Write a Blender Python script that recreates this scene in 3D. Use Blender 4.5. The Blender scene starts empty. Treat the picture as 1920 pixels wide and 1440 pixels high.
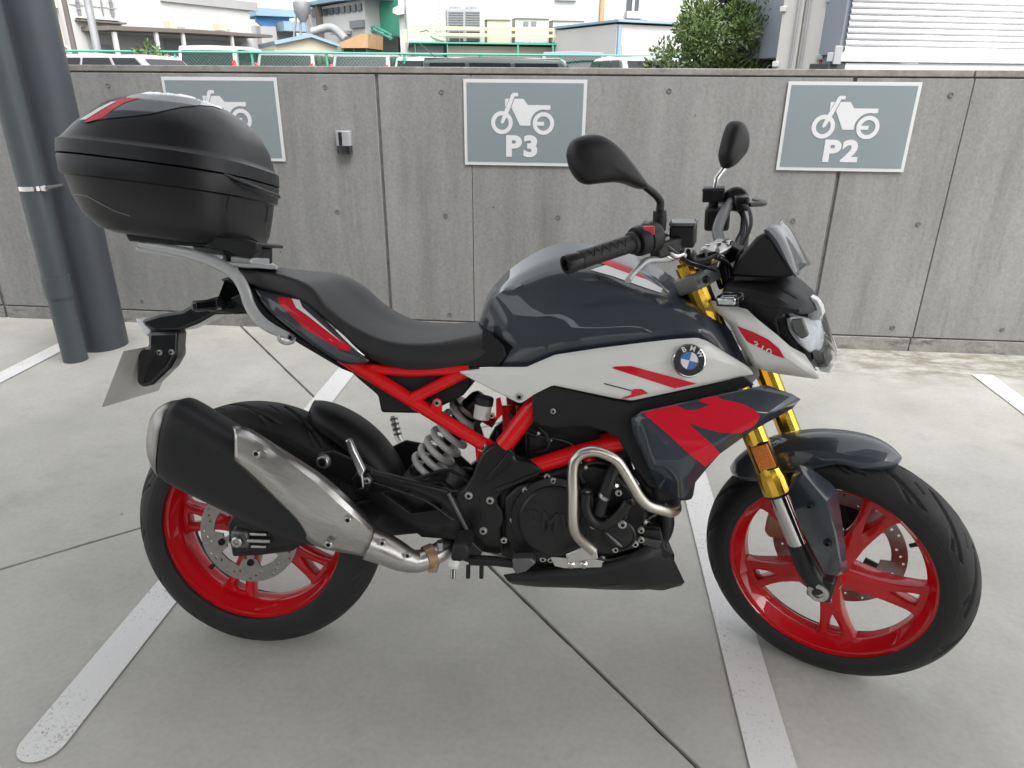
import bpy, bmesh, math, random
import numpy as np
from mathutils import Vector, Matrix
from mathutils.bvhtree import BVHTree
from mathutils.geometry import tessellate_polygon
R_ = math.radians
rnd = random.Random(7)
scene = bpy.context.scene

# ------------------------------------------------------------------ camera
CAM_F, CAM_PITCH, CAM_ROLL, CAM_YAW, CAM_H = 1332.4, .40512, .0073973, .0897194, 1.31495
cy, sy = math.cos(CAM_YAW), math.sin(CAM_YAW)
cp, sp_ = math.cos(CAM_PITCH), math.sin(CAM_PITCH)
_fw, _rt, _up = np.array([-sy, cy, 0]), np.array([cy, sy, 0]), np.array([0, 0, 1.])
F_ = _fw * cp - _up * sp_
U_ = _up * cp + _fw * sp_
cr_, sr_ = math.cos(CAM_ROLL), math.sin(CAM_ROLL)
RT = _rt * cr_ + U_ * sr_
UP = U_ * cr_ - _rt * sr_
CAM = np.array([0, 0, CAM_H])
cam_data = bpy.data.cameras.new('camera')
cam = bpy.data.objects.new('camera', cam_data)
scene.collection.objects.link(cam)
cam_data.sensor_width = 36.0
cam_data.lens = CAM_F / 1920 * 36.0
cam_data.clip_start, cam_data.clip_end = .05, 2000
cam.matrix_world = Matrix(((RT[0], UP[0], -F_[0], CAM[0]), (RT[1], UP[1], -F_[1], CAM[1]), (RT[2], UP[2], -F_[2], CAM[2]), (0, 0, 0, 1)))
scene.camera = cam

# ------------------------------------------------------------------ sky, sun, exposure
SUN_EL, SUN_AZ = R_(55), R_(150)         # overcast: very soft sun, high over the photographer's right shoulder
world = bpy.data.worlds.new('World'); scene.world = world; world.use_nodes = True
nt = world.node_tree
bgn = nt.nodes['Background']
sky = nt.nodes.new('ShaderNodeTexSky'); sky.sky_type = 'NISHITA'; sky.sun_disc = False
sky.sun_elevation = SUN_EL; sky.sun_rotation = SUN_AZ
sky.air_density = 1.0; sky.dust_density = 4.0; sky.ozone_density = 1.0
hsv = nt.nodes.new('ShaderNodeHueSaturation'); hsv.inputs['Saturation'].default_value = .10
nt.links.new(sky.outputs[0], hsv.inputs['Color']); nt.links.new(hsv.outputs[0], bgn.inputs['Color'])
bgn.inputs['Strength'].default_value = .15
sd = bpy.data.lights.new('sun', 'SUN'); sun = bpy.data.objects.new('sun', sd); scene.collection.objects.link(sun)
sd.energy = 1.2; sd.angle = R_(60); sd.color = (1, .975, .94)
sun_dir = Vector((math.sin(SUN_AZ) * math.cos(SUN_EL), math.cos(SUN_AZ) * math.cos(SUN_EL), math.sin(SUN_EL)))
sun.rotation_euler = sun_dir.to_track_quat('Z', 'Y').to_euler()
vs = scene.view_settings
vs.view_transform = 'Standard'; vs.look = 'None'; vs.gamma = 1.0; vs.exposure = 1.58; vs.use_curve_mapping = False
scene.cycles.use_denoising = True
scene.cycles.max_bounces = 10; scene.cycles.diffuse_bounces = 5; scene.cycles.transparent_max_bounces = 16

# ------------------------------------------------------------------ points from the survey of the photograph
def ray(px, py): return F_ + RT * (px - 960) / CAM_F - UP * (py - 720) / CAM_F
def wY(px, py, Y):                       # world point seen at a pixel, on the vertical plane Y
    d = ray(px, py); return CAM + d * (Y / d[1])
def wZ(px, py, z=0.):
    d = ray(px, py); return CAM + d * ((z - CAM_H) / d[2])

# motorcycle frame: x forward, y to its left, z up, origin at the rear contact patch
WB = 1.374
RC = np.array([0, 0, .306]); FC = np.array([WB, 0, .293])
BX, BY, PSI, LEAN, STEER = -.74728, 1.35417, -.0096631, .2447065, -.5507289
def rotm(ax, a):
    ax = np.array(ax, float); ax /= np.linalg.norm(ax)
    K = np.array([[0, -ax[2], ax[1]], [ax[2], 0, -ax[0]], [-ax[1], ax[0], 0]])
    return np.eye(3) + math.sin(a) * K + (1 - math.cos(a)) * K @ K
BM = np.array([[math.cos(PSI), math.sin(PSI), 0], [-math.sin(PSI), math.cos(PSI), 0], [0, 0, 1.]]) @ rotm((1, 0, 0), -LEAN)
BO = np.array([BX, BY, 0.])
RAKE = R_(25.1)
AX = np.array([-math.sin(RAKE), 0, math.cos(RAKE)]); AP = np.array([WB + .102, 0, 0])
SM = rotm(AX, STEER)
CAM_B = BM.T @ (CAM - BO)
CAM_S = AP + SM.T @ (CAM_B - AP)
def steer(v): return AP + SM @ (np.asarray(v, float) - AP)
def b(px, py, y):                        # point in the bike frame on the plane y
    d = BM.T @ ray(px, py); return CAM_B + d * ((y - CAM_B[1]) / d[1])
def s(px, py, y):                        # same in the frame that turns with the handlebar
    d = SM.T @ (BM.T @ ray(px, py)); return CAM_S + d * ((y - CAM_S[1]) / d[1])
def s_on(px, py, pt, n):
    d = SM.T @ (BM.T @ ray(px, py)); n = np.array(n, float); return CAM_S + d * (np.dot(np.array(pt) - CAM_S, n) / np.dot(d, n))
def b_on(px, py, pt, n):
    d = BM.T @ ray(px, py); n = np.array(n, float); return CAM_B + d * (np.dot(np.array(pt) - CAM_B, n) / np.dot(d, n))
def Bs(l, y=None): return [b(*p) if y is None else b(p[0], p[1], y) for p in l]
def Ss(l, y=None): return [s(*p) if y is None else s(p[0], p[1], y) for p in l]

# ------------------------------------------------------------------ materials
MATS = {}
def mat(name, col, rough=.5, metal=0., coat=0., var=0., vscale=8., bump=0., bscale=60., spec=.5, stretch=(1, 1, 1), coatr=.05, col2=None, aniso=None):
    m = bpy.data.materials.new(name); m.use_nodes = True; n = m.node_tree.nodes; l = m.node_tree.links
    p = n['Principled BSDF']
    p.inputs['Base Color'].default_value = (*col, 1); p.inputs['Roughness'].default_value = rough
    p.inputs['Metallic'].default_value = metal; p.inputs['Coat Weight'].default_value = coat; p.inputs['Coat Roughness'].default_value = coatr
    p.inputs['Specular IOR Level'].default_value = spec
    tc = n.new('ShaderNodeTexCoord'); mp = n.new('ShaderNodeMapping'); mp.inputs['Scale'].default_value = stretch
    l.new(tc.outputs['Object'], mp.inputs['Vector'])
    if var or col2:
        nz = n.new('ShaderNodeTexNoise'); nz.inputs['Scale'].default_value = vscale; nz.inputs['Detail'].default_value = 6; nz.inputs['Roughness'].default_value = .65
        l.new(mp.outputs[0], nz.inputs['Vector'])
        rp = n.new('ShaderNodeValToRGB'); rp.color_ramp.elements[0].position = .3; rp.color_ramp.elements[1].position = .72
        c2 = col2 or tuple(min(1, c * (1 + var)) for c in col); c1 = tuple(c * (1 - var) for c in col) if not col2 else col
        rp.color_ramp.elements[0].color = (*c1, 1); rp.color_ramp.elements[1].color = (*c2, 1)
        l.new(nz.outputs['Fac'], rp.inputs[0]); l.new(rp.outputs[0], p.inputs['Base Color'])
        mr = n.new('ShaderNodeMapRange'); mr.inputs['To Min'].default_value = max(0, rough - .08 * min(1, var * 4 + .2)); mr.inputs['To Max'].default_value = min(1, rough + .08)
        l.new(nz.outputs['Fac'], mr.inputs['Value']); l.new(mr.outputs[0], p.inputs['Roughness'])
    if bump:
        nb = n.new('ShaderNodeTexNoise'); nb.inputs['Scale'].default_value = bscale; nb.inputs['Detail'].default_value = 5
        l.new(mp.outputs[0], nb.inputs['Vector'])
        bp = n.new('ShaderNodeBump'); bp.inputs['Strength'].default_value = bump; bp.inputs['Distance'].default_value = .004
        l.new(nb.outputs['Fac'], bp.inputs['Height']); l.new(bp.outputs[0], p.inputs['Normal'])
    MATS[name] = m; return m
def node(m, t): return m.node_tree.nodes.new(t)

M = MATS
mat('grey_paint', (.024, .034, .050), .5, .0, 1., var=.03, vscale=400, coatr=.015)
mat('white_paint', (.80, .80, .775), .38, 0, .35, var=.02, vscale=3)
mat('red_decal', (.66, .003, .022), .5, 0, .5, spec=.2, coatr=.02)
mat('red_frame', (.78, .005, .007), .45, 0, .55, var=.03, vscale=40, spec=.2, coatr=.03)
mat('red_rim', (.52, .002, .007), .45, 0, .9, spec=.15, coatr=.025)
mat('white_decal', (.78, .78, .78), .35, 0, .6)
mat('silver_decal', (.42, .44, .46), .3, .5, .5)
mat('dark_decal', (.012, .014, .018), .3, 0, .4)
mat('black_plastic', (.011, .0115, .013), .46, 0, 0, spec=.38, var=.12, vscale=25, bump=.12, bscale=700)
mat('case_plastic', (.010, .0105, .013), .38, metal=0, coat=0, spec=.42, var=.10, vscale=18, bump=.10, bscale=900)
mat('black_gloss', (.012, .013, .016), .22, 0, .3)
mat('black_metal', (.012, .0122, .0135), .36, .15, .1, var=.15, vscale=30, spec=.4, bump=.08, bscale=400)
mat('engine_black', (.016, .016, .0168), .38, .25, 0, var=.22, vscale=22, bump=.16, bscale=500)
mat('inner_black', (.008, .008, .009), .6, 0, 0, var=.2, vscale=20)
mat('rubber', (.0145, .0147, .0155), .56, 0, 0, spec=.4, var=.2, vscale=24, bump=.08, bscale=300)
mat('seat_vinyl', (.013, .013, .0145), .40, 0, 0, spec=.6, var=.08, vscale=30, bump=.22, bscale=900)
mat('grip_rubber', (.014, .014, .015), .55, 0, 0, bump=.3, bscale=500)
mat('gold', (.86, .54, .07), .24, 1., .3)
mat('chrome', (.62, .62, .63), .12, 1.)
mat('steel', (.55, .54, .52), .30, 1., var=.08, vscale=40)
mat('brushed', (.50, .49, .47), .30, 1., var=.16, vscale=14, bump=.08, bscale=120, stretch=(1, 1, 9))
mat('crash_bar', (.55, .52, .47), .27, 1., .1, var=.06, vscale=20)
mat('silver_cast', (.50, .51, .52), .40, .45, .2, var=.06, vscale=30, bump=.06, bscale=500)
mat('clamp_grey', (.15, .15, .155), .42, .7, .1, var=.08, vscale=40, bump=.05, bscale=600)
mat('disc_steel', (.32, .31, .29), .33, .9, 0, var=.14, vscale=60)
mat('bronze', (.42, .28, .17), .42, .6, .1, var=.1, vscale=50)
mat('spring_grey', (.62, .62, .61), .38, .0, .35)
mat('plate_alu', (.62, .61, .56), .42, .15, 0, var=.06, vscale=9)
mat('orange_reflector', (.80, .20, .015), .35, 0, .3, var=.35, vscale=260)
mat('blue_enamel', (.05, .17, .52), .3, 0, .8)
mat('lamp_white', (.86, .88, .90), .25, .0, .5, var=.10, vscale=45)
mat('switch_red', (.6, .04, .06), .4)
mat('mirror_glass', (.7, .72, .74), .03, 1.)
def clear_mat(name, tint, gloss=.12):
    m = bpy.data.materials.new(name); m.use_nodes = True; n = m.node_tree.nodes; l = m.node_tree.links
    for x in list(n): n.remove(x)
    o = n.new('ShaderNodeOutputMaterial'); t = n.new('ShaderNodeBsdfTransparent'); g = n.new('ShaderNodeBsdfGlossy')
    g.inputs['Roughness'].default_value = .04; t.inputs['Color'].default_value = (*tint, 1)
    f = n.new('ShaderNodeFresnel'); f.inputs['IOR'].default_value = 1.45
    mx = n.new('ShaderNodeMixShader'); l.new(f.outputs[0], mx.inputs[0]); l.new(t.outputs[0], mx.inputs[1]); l.new(g.outputs[0], mx.inputs[2])
    l.new(mx.outputs[0], o.inputs[0]); M[name] = m
clear_mat('clear_lens', (.93, .95, .97))
clear_mat('smoke_lens', (.35, .37, .40))

# ------------------------------------------------------------------ mesh helpers
COL = scene.collection
ORG = {}
def mk(name, verts, faces, m, parent=None, fr='b', angle=35, bevel=0., seg=2, sub=0, solid=0., me=None):
    if me is None:
        vv = [np.asarray(v, float) for v in verts]
        if fr == 's': vv = [steer(v) for v in vv]
        if parent is not None and parent.name in ORG: vv = [v - ORG[parent.name] for v in vv]
        me = bpy.data.meshes.new(name); me.from_pydata([tuple(v) for v in vv], [], [tuple(f) for f in faces]); me.update()
        bm = bmesh.new(); bm.from_mesh(me); bmesh.ops.remove_doubles(bm, verts=bm.verts, dist=1e-6); bmesh.ops.recalc_face_normals(bm, faces=bm.faces); bm.to_mesh(me); bm.free()
        me.shade_smooth(); me.set_sharp_from_angle(angle=R_(angle))
        me.materials.append(M[m] if isinstance(m, str) else m)
    o = bpy.data.objects.new(name, me); COL.objects.link(o)
    if parent is not None:
        o.parent = parent
        if parent.name in ORG: ORG[o.name] = ORG[parent.name]
    if solid:
        k = o.modifiers.new('solid', 'SOLIDIFY'); k.thickness = abs(solid); k.offset = -1 if solid > 0 else 1
    if bevel:
        k = o.modifiers.new('bevel', 'BEVEL'); k.width = bevel; k.segments = seg; k.limit_method = 'ANGLE'; k.angle_limit = R_(30); k.use_clamp_overlap = True
    if sub:
        k = o.modifiers.new('sub', 'SUBSURF'); k.levels = sub; k.render_levels = sub
    return o
def empty(name, loc=(0, 0, 0), parent=None, rot=None):
    o = bpy.data.objects.new(name, None); COL.objects.link(o); o.empty_display_size = .05
    o.location = loc
    if rot is not None: o.rotation_euler = rot
    if parent is not None:
        o.parent = parent
        if parent.name in ORG: ORG[o.name] = ORG[parent.name]
    return o
def tag(o, label=None, cat=None, group=None, kind=None):
    if label: o['label'] = label
    if cat: o['category'] = cat
    if group: o['group'] = group
    if kind: o['kind'] = kind
    return o
def crom(pts, n):
    P = np.array(pts, float)
    if len(P) == 2: return [P[0] + (P[1] - P[0]) * t for t in np.linspace(0, 1, n)]
    d = np.r_[0, np.cumsum(np.sqrt(np.linalg.norm(np.diff(P, axis=0), axis=1)) + 1e-9)]
    Q = np.vstack([2 * P[0] - P[1], P, 2 * P[-1] - P[-2]]); out = []
    k0 = np.r_[d[0] - (d[1] - d[0]), d, d[-1] + (d[-1] - d[-2])]
    for t in np.linspace(0, d[-1], n):
        i = min(max(np.searchsorted(d, t, 'right') - 1, 0), len(P) - 2)
        t0, t1, t2, t3 = k0[i:i + 4]; p0, p1, p2, p3 = Q[i:i + 4]
        A1 = (t1 - t) / (t1 - t0) * p0 + (t - t0) / (t1 - t0) * p1; A2 = (t2 - t) / (t2 - t1) * p1 + (t - t1) / (t2 - t1) * p2; A3 = (t3 - t) / (t3 - t2) * p2 + (t - t2) / (t3 - t2) * p3
        B1 = (t2 - t) / (t2 - t0) * A1 + (t - t0) / (t2 - t0) * A2; B2 = (t3 - t) / (t3 - t1) * A2 + (t - t1) / (t3 - t1) * A3
        out.append((t2 - t) / (t2 - t1) * B1 + (t - t1) / (t2 - t1) * B2)
    return out
def linr(pts, n):
    P = np.array(pts, float); d = np.r_[0, np.cumsum(np.linalg.norm(np.diff(P, axis=0), axis=1))]
    return [np.array([np.interp(t, d, P[:, k]) for k in range(3)]) for t in np.linspace(0, d[-1], n)]
def grid(rows, closed=False):
    n = len(rows[0]); v = [p for r in rows for p in r]; f = []
    for i in range(len(rows) - 1):
        for j in range(n - 1 + (1 if closed else 0)):
            j2 = (j + 1) % n; f.append((i * n + j, i * n + j2, (i + 1) * n + j2, (i + 1) * n + j))
    return v, f
def skin(name, lines, n, m, parent, mirror=False, across=1, smooth_across=False, fr='b', curve=True, **kw):
    """lines: polylines of 3D points running the long way; faces span neighbouring lines; mirrored in y when asked"""
    R = [(crom(l, n) if curve else linr(l, n)) for l in lines]
    if mirror:
        first_mid = abs(R[0][len(R[0]) // 2][1]) < 1e-4
        left = [[p * np.array([1, -1, 1]) for p in r] for r in R]
        R = list(reversed(left)) [: -1 if first_mid else None] + R
    if across > 1 or smooth_across:
        C = []
        for j in range(n):
            col = [r[j] for r in R]; C.append(crom(col, (len(R) - 1) * across + 1) if smooth_across else linr(col, (len(R) - 1) * across + 1))
        R = [[C[j][i] for j in range(n)] for i in range(len(C[0]))]
    v, f = grid(R)
    return mk(name, v, f, m, parent, fr, **kw)
def slab(name, outline, t, m, parent, fr='b', bevel=.002, mirror=False, direction=(0, 1, 0), **kw):
    """closed outline extruded by t along a direction"""
    o = [np.array(p, float) for p in outline]; n = len(o); dv = np.array(direction, float) * t
    v = o + [p + dv for p in o]; f = [tuple(range(n)), tuple(reversed(range(n, 2 * n)))] + [(i, (i + 1) % n, (i + 1) % n + n, i + n) for i in range(n)]
    return mk(name, v, f, m, parent, fr, bevel=bevel, angle=30, **kw)
def mir(pts): return [np.array(p) * np.array([1, -1, 1]) for p in pts]
def frames(P):
    P = [np.array(p, float) for p in P]; T = []
    for i in range(len(P)):
        a = P[min(i + 1, len(P) - 1)] - P[max(i - 1, 0)]; T.append(a / (np.linalg.norm(a) + 1e-12))
    u = np.cross(T[0], (0, 0, 1.)); 
    if np.linalg.norm(u) < .1: u = np.cross(T[0], (1., 0, 0))
    u /= np.linalg.norm(u); Us = []
    for t in T:
        u = u - t * np.dot(u, t); u /= np.linalg.norm(u); Us.append((u, np.cross(t, u)))
    return P, T, Us
def tube_geo(path, r, n=12, cap=True, flat=None):
    P, T, Us = frames(path); m = len(P); v = []; f = []
    for i, p in enumerate(P):
        rr = r[i] if hasattr(r, '__len__') else r
        ra, rb = (rr, rr) if flat is None else (rr, rr * flat)
        for k in range(n):
            a = 2 * math.pi * k / n; v.append(p + Us[i][0] * ra * math.cos(a) + Us[i][1] * rb * math.sin(a))
    for i in range(m - 1):
        for k in range(n): f.append((i * n + k, i * n + (k + 1) % n, (i + 1) * n + (k + 1) % n, (i + 1) * n + k))
    if cap: f += [tuple(reversed(range(n))), tuple(range((m - 1) * n, m * n))]
    return v, f
def tube(name, path, r, m, parent, fr='b', n=12, smooth=0, flat=None, **kw):
    if smooth:
        if hasattr(r, '__len__'):
            r = list(np.interp(np.linspace(0, 1, smooth), np.linspace(0, 1, len(r)), r))
        path = crom(path, smooth)
    v, f = tube_geo(path, r, n, True, flat); return mk(name, v, f, m, parent, fr, angle=50, **kw)
def rod_geo(a, c, r, n=12): return tube_geo([a, c], r, n)
def merge(*gs):
    v = []; f = []
    for gv, gf in gs:
        k = len(v); v += list(gv); f += [tuple(i + k for i in q) for q in gf]
    return v, f
def lathe_geo(profile, c, axis, n=32, closed=False):
    """profile: (r, h) along axis from c"""
    ax = np.array(axis, float); ax /= np.linalg.norm(ax); c = np.array(c, float)
    u = np.cross(ax, (0, 0, 1.)); 
    if np.linalg.norm(u) < .1: u = np.cross(ax, (1., 0, 0))
    u /= np.linalg.norm(u); w = np.cross(ax, u); rows = []
    for r, h in profile: rows.append([c + ax * h + (u * math.cos(2 * math.pi * k / n) + w * math.sin(2 * math.pi * k / n)) * max(r, 1e-5) for k in range(n)])
    if closed: rows.append(rows[0])
    v, f = grid(rows, True)
    if not closed:
        f.append(tuple(range(n))); f.append(tuple(reversed(range((len(rows) - 1) * n, len(rows) * n))))
    return v, f
def lathe(name, profile, c, axis, m, parent, fr='b', n=32, closed=False, **kw):
    v, f = lathe_geo(profile, c, axis, n, closed); return mk(name, v, f, m, parent, fr, **kw)
def box_geo(lo, hi):
    x0, y0, z0 = lo; x1, y1, z1 = hi
    v = [np.array(p) for p in ((x0, y0, z0), (x1, y0, z0), (x1, y1, z0), (x0, y1, z0), (x0, y0, z1), (x1, y0, z1), (x1, y1, z1), (x0, y1, z1))]
    return v, [(0, 3, 2, 1), (4, 5, 6, 7), (0, 1, 5, 4), (1, 2, 6, 5), (2, 3, 7, 6), (3, 0, 4, 7)]
def box(name, lo, hi, m, parent=None, fr='w', bevel=0., **kw): 
    v, f = box_geo(lo, hi); return mk(name, v, f, m, parent, fr, bevel=bevel, **kw)
def obox_geo(c, ex, ey, ez, h):
    c = np.array(c, float); E = [np.array(e, float) / np.linalg.norm(e) for e in (ex, ey, ez)]
    v, f = box_geo((-h[0], -h[1], -h[2]), h); return [c + E[0] * p[0] + E[1] * p[1] + E[2] * p[2] for p in v], f
def obox(name, c, ex, ey, ez, h, m, parent, fr='b', bevel=.002, **kw):
    v, f = obox_geo(c, ex, ey, ez, h); return mk(name, v, f, m, parent, fr, bevel=bevel, **kw)
def flat_geo(loops, t, bev=0.):
    """2D loops (holes allowed) -> plate geometry in (u, v, w), w from -t/2 to t/2"""
    cu = bpy.data.curves.new('tmp', 'CURVE'); cu.dimensions = '2D'; cu.fill_mode = 'BOTH'; cu.extrude = t / 2 - bev; cu.bevel_depth = bev; cu.bevel_resolution = 1
    for L in loops:
        sp = cu.splines.new('POLY'); sp.points.add(len(L) - 1); sp.use_cyclic_u = True
        for i, p in enumerate(L): sp.points[i].co = (p[0], p[1], 0, 1)
    ob = bpy.data.objects.new('tmp', cu); COL.objects.link(ob); bpy.context.view_layer.update()
    me = bpy.data.meshes.new_from_object(ob.evaluated_get(bpy.context.evaluated_depsgraph_get()))
    v = [np.array(x.co) for x in me.vertices]; f = [tuple(p.vertices) for p in me.polygons]
    bpy.data.objects.remove(ob); bpy.data.curves.remove(cu); bpy.data.meshes.remove(me)
    return v, f
def text_geo(txt, size=1., bold=0., shear=0., space=1., ext=0.):
    cu = bpy.data.curves.new('tmp', 'FONT'); cu.body = txt; cu.size = size; cu.offset = bold; cu.shear = shear; cu.space_character = space; cu.extrude = ext; cu.align_x = 'CENTER'; cu.align_y = 'CENTER'; cu.resolution_u = 6
    ob = bpy.data.objects.new('tmp', cu); COL.objects.link(ob); bpy.context.view_layer.update()
    me = bpy.data.meshes.new_from_object(ob.evaluated_get(bpy.context.evaluated_depsgraph_get()))
    v = [np.array(x.co) for x in me.vertices]; f = [tuple(p.vertices) for p in me.polygons]
    bpy.data.objects.remove(ob); bpy.data.curves.remove(cu); bpy.data.meshes.remove(me)
    return v, f
def circ2(c, r, n=24, ph=0.): return [(c[0] + r * math.cos(ph + 2 * math.pi * k / n), c[1] + r * math.sin(ph + 2 * math.pi * k / n)) for k in range(n)]
_bvh = {}
def bvh_of(o):
    if o.name not in _bvh:
        bpy.context.view_layer.update(); _bvh[o.name] = BVHTree.FromObject(o, bpy.context.evaluated_depsgraph_get())
    return _bvh[o.name]
def lay_on(name, v2, f2, target, m, parent, off=.0014, edge=5.):
    """flat artwork given in survey pixels, laid onto the surface of a part as a thin film"""
    bm = bmesh.new(); vs_ = [bm.verts.new((p[0], p[1], 0)) for p in v2]
    for q in f2:
        try: bm.faces.new([vs_[i] for i in q])
        except ValueError: pass
    bmesh.ops.triangulate(bm, faces=bm.faces)
    for _ in range(8):
        lg = [e for e in bm.edges if e.calc_length() > edge]
        if not lg: break
        bmesh.ops.subdivide_edges(bm, edges=lg, cuts=1); bmesh.ops.triangulate(bm, faces=bm.faces)
    T = bvh_of(target); o0 = Vector(CAM_B - ORG.get(target.name, np.zeros(3))); bad = []
    for v in bm.verts:
        d = Vector(BM.T @ ray(v.co.x, v.co.y)).normalized(); h = T.ray_cast(o0, d)
        if h[0] is None: bad.append(v); continue
        nn = h[1] if h[1].dot(d) < 0 else -h[1]; v.co = h[0] + nn * off
    bmesh.ops.delete(bm, geom=bad, context='VERTS')
    me = bpy.data.meshes.new(name); bm.to_mesh(me); bm.free(); me.shade_smooth()
    me.materials.append(M[m]); return mk(name, None, None, m, parent, me=me)
def decal(name, outline, target, m, parent, **kw):
    tri = tessellate_polygon([[Vector((x, y, 0)) for x, y in outline]])
    return lay_on(name, outline, [tuple(f) for f in tri], target, m, parent, **kw)
def decal_text(name, txt, c, xv, yv, target, m, parent, bold=0., shear=0., space=1., **kw):
    v, f = text_geo(txt, 1., bold, shear, space)
    return lay_on(name, [(c[0] + p[0] * xv[0] + p[1] * yv[0], c[1] + p[0] * xv[1] + p[1] * yv[1]) for p in v], f, target, m, parent, **kw)

def brushed_along(m, ang):
    n = m.node_tree.nodes; l = m.node_tree.links
    mp = [x for x in n if x.type == 'MAPPING'][0]; tc = [x for x in n if x.type == 'TEX_COORD'][0]
    r = n.new('ShaderNodeMapping'); r.inputs['Rotation'].default_value = (0, ang, 0); mp.inputs['Scale'].default_value = (1.2, 14, 14)
    l.new(tc.outputs['Object'], r.inputs['Vector']); l.new(r.outputs[0], mp.inputs['Vector'])
brushed_along(M['brushed'], R_(-24))
# ------------------------------------------------------------------ setting materials
def concrete(name, dark, light, streak=(1, 1, 1), stain=None, rough=.85, scale=2.2, bump=.25, spots=.0, low=None, grain=.12, patch=.1):
    m = bpy.data.materials.new(name); m.use_nodes = True; n = m.node_tree.nodes; l = m.node_tree.links; p = n['Principled BSDF']
    tc = n.new('ShaderNodeTexCoord'); mp = n.new('ShaderNodeMapping'); mp.inputs['Scale'].default_value = streak
    geo = n.new('ShaderNodeNewGeometry'); l.new(geo.outputs['Position'], mp.inputs['Vector'])
    a = n.new('ShaderNodeTexNoise'); a.inputs['Scale'].default_value = scale; a.inputs['Detail'].default_value = 9; a.inputs['Roughness'].default_value = .62
    l.new(mp.outputs[0], a.inputs['Vector'])
    r = n.new('ShaderNodeValToRGB'); r.color_ramp.elements[0].position = .28; r.color_ramp.elements[1].position = .72
    r.color_ramp.elements[0].color = (*dark, 1); r.color_ramp.elements[1].color = (*light, 1); l.new(a.outputs['Fac'], r.inputs[0])
    # fine grain
    g = n.new('ShaderNodeTexNoise'); g.inputs['Scale'].default_value = 70; g.inputs['Detail'].default_value = 6; l.new(geo.outputs['Position'], g.inputs['Vector'])
    gm = n.new('ShaderNodeMapRange'); gm.inputs['From Min'].default_value = .3; gm.inputs['From Max'].default_value = .7; gm.inputs['To Min'].default_value = 1 - grain; gm.inputs['To Max'].default_value = 1 + grain
    l.new(g.outputs['Fac'], gm.inputs['Value'])
    mul = n.new('ShaderNodeMix'); mul.data_type = 'RGBA'; mul.blend_type = 'MULTIPLY'; mul.inputs[0].default_value = 1
    l.new(r.outputs[0], mul.inputs[6]); l.new(gm.outputs[0], mul.inputs[7]); last = mul.outputs[2]
    # broad patches
    w = n.new('ShaderNodeTexNoise'); w.inputs['Scale'].default_value = .9; w.inputs['Detail'].default_value = 4; l.new(geo.outputs['Position'], w.inputs['Vector'])
    wm = n.new('ShaderNodeMapRange'); wm.inputs['From Min'].default_value = .3; wm.inputs['From Max'].default_value = .7; wm.inputs['To Min'].default_value = 1 - patch; wm.inputs['To Max'].default_value = 1 + patch
    l.new(w.outputs['Fac'], wm.inputs['Value'])
    m2 = n.new('ShaderNodeMix'); m2.data_type = 'RGBA'; m2.blend_type = 'MULTIPLY'; m2.inputs[0].default_value = 1; l.new(last, m2.inputs[6]); l.new(wm.outputs[0], m2.inputs[7]); last = m2.outputs[2]
    if stain:
        col, sc, lo, hi, st = stain
        mp2 = n.new('ShaderNodeMapping'); mp2.inputs['Scale'].default_value = st; l.new(geo.outputs['Position'], mp2.inputs['Vector'])
        sn = n.new('ShaderNodeTexNoise'); sn.inputs['Scale'].default_value = sc; sn.inputs['Detail'].default_value = 7; sn.inputs['Roughness'].default_value = .7; l.new(mp2.outputs[0], sn.inputs['Vector'])
        sr = n.new('ShaderNodeMapRange'); sr.inputs['From Min'].default_value = lo; sr.inputs['From Max'].default_value = hi; sr.inputs['To Max'].default_value = .75; l.new(sn.outputs['Fac'], sr.inputs['Value'])
        m3 = n.new('ShaderNodeMix'); m3.data_type = 'RGBA'; m3.inputs[7].default_value = (*col, 1); l.new(sr.outputs[0], m3.inputs[0]); l.new(last, m3.inputs[6]); last = m3.outputs[2]
    if spots:
        vo = n.new('ShaderNodeTexVoronoi'); vo.inputs['Scale'].default_value = spots; l.new(geo.outputs['Position'], vo.inputs['Vector'])
        vr = n.new('ShaderNodeMapRange'); vr.inputs['From Min'].default_value = .018; vr.inputs['From Max'].default_value = .045; vr.inputs['To Min'].default_value = .8; vr.inputs['To Max'].default_value = 0; l.new(vo.outputs['Distance'], vr.inputs['Value'])
        # only some cells carry a spot
        gt = n.new('ShaderNodeMath'); gt.operation = 'GREATER_THAN'; gt.inputs[1].default_value = .7
        sep = n.new('ShaderNodeSeparateColor'); l.new(vo.outputs['Color'], sep.inputs[0]); l.new(sep.outputs[0], gt.inputs[0])
        mm = n.new('ShaderNodeMath'); mm.operation = 'MULTIPLY'; l.new(vr.outputs[0], mm.inputs[0]); l.new(gt.outputs[0], mm.inputs[1])
        m4 = n.new('ShaderNodeMix'); m4.data_type = 'RGBA'; m4.inputs[7].default_value = (.03, .03, .028, 1); l.new(mm.outputs[0], m4.inputs[0]); l.new(last, m4.inputs[6]); last = m4.outputs[2]
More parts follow.
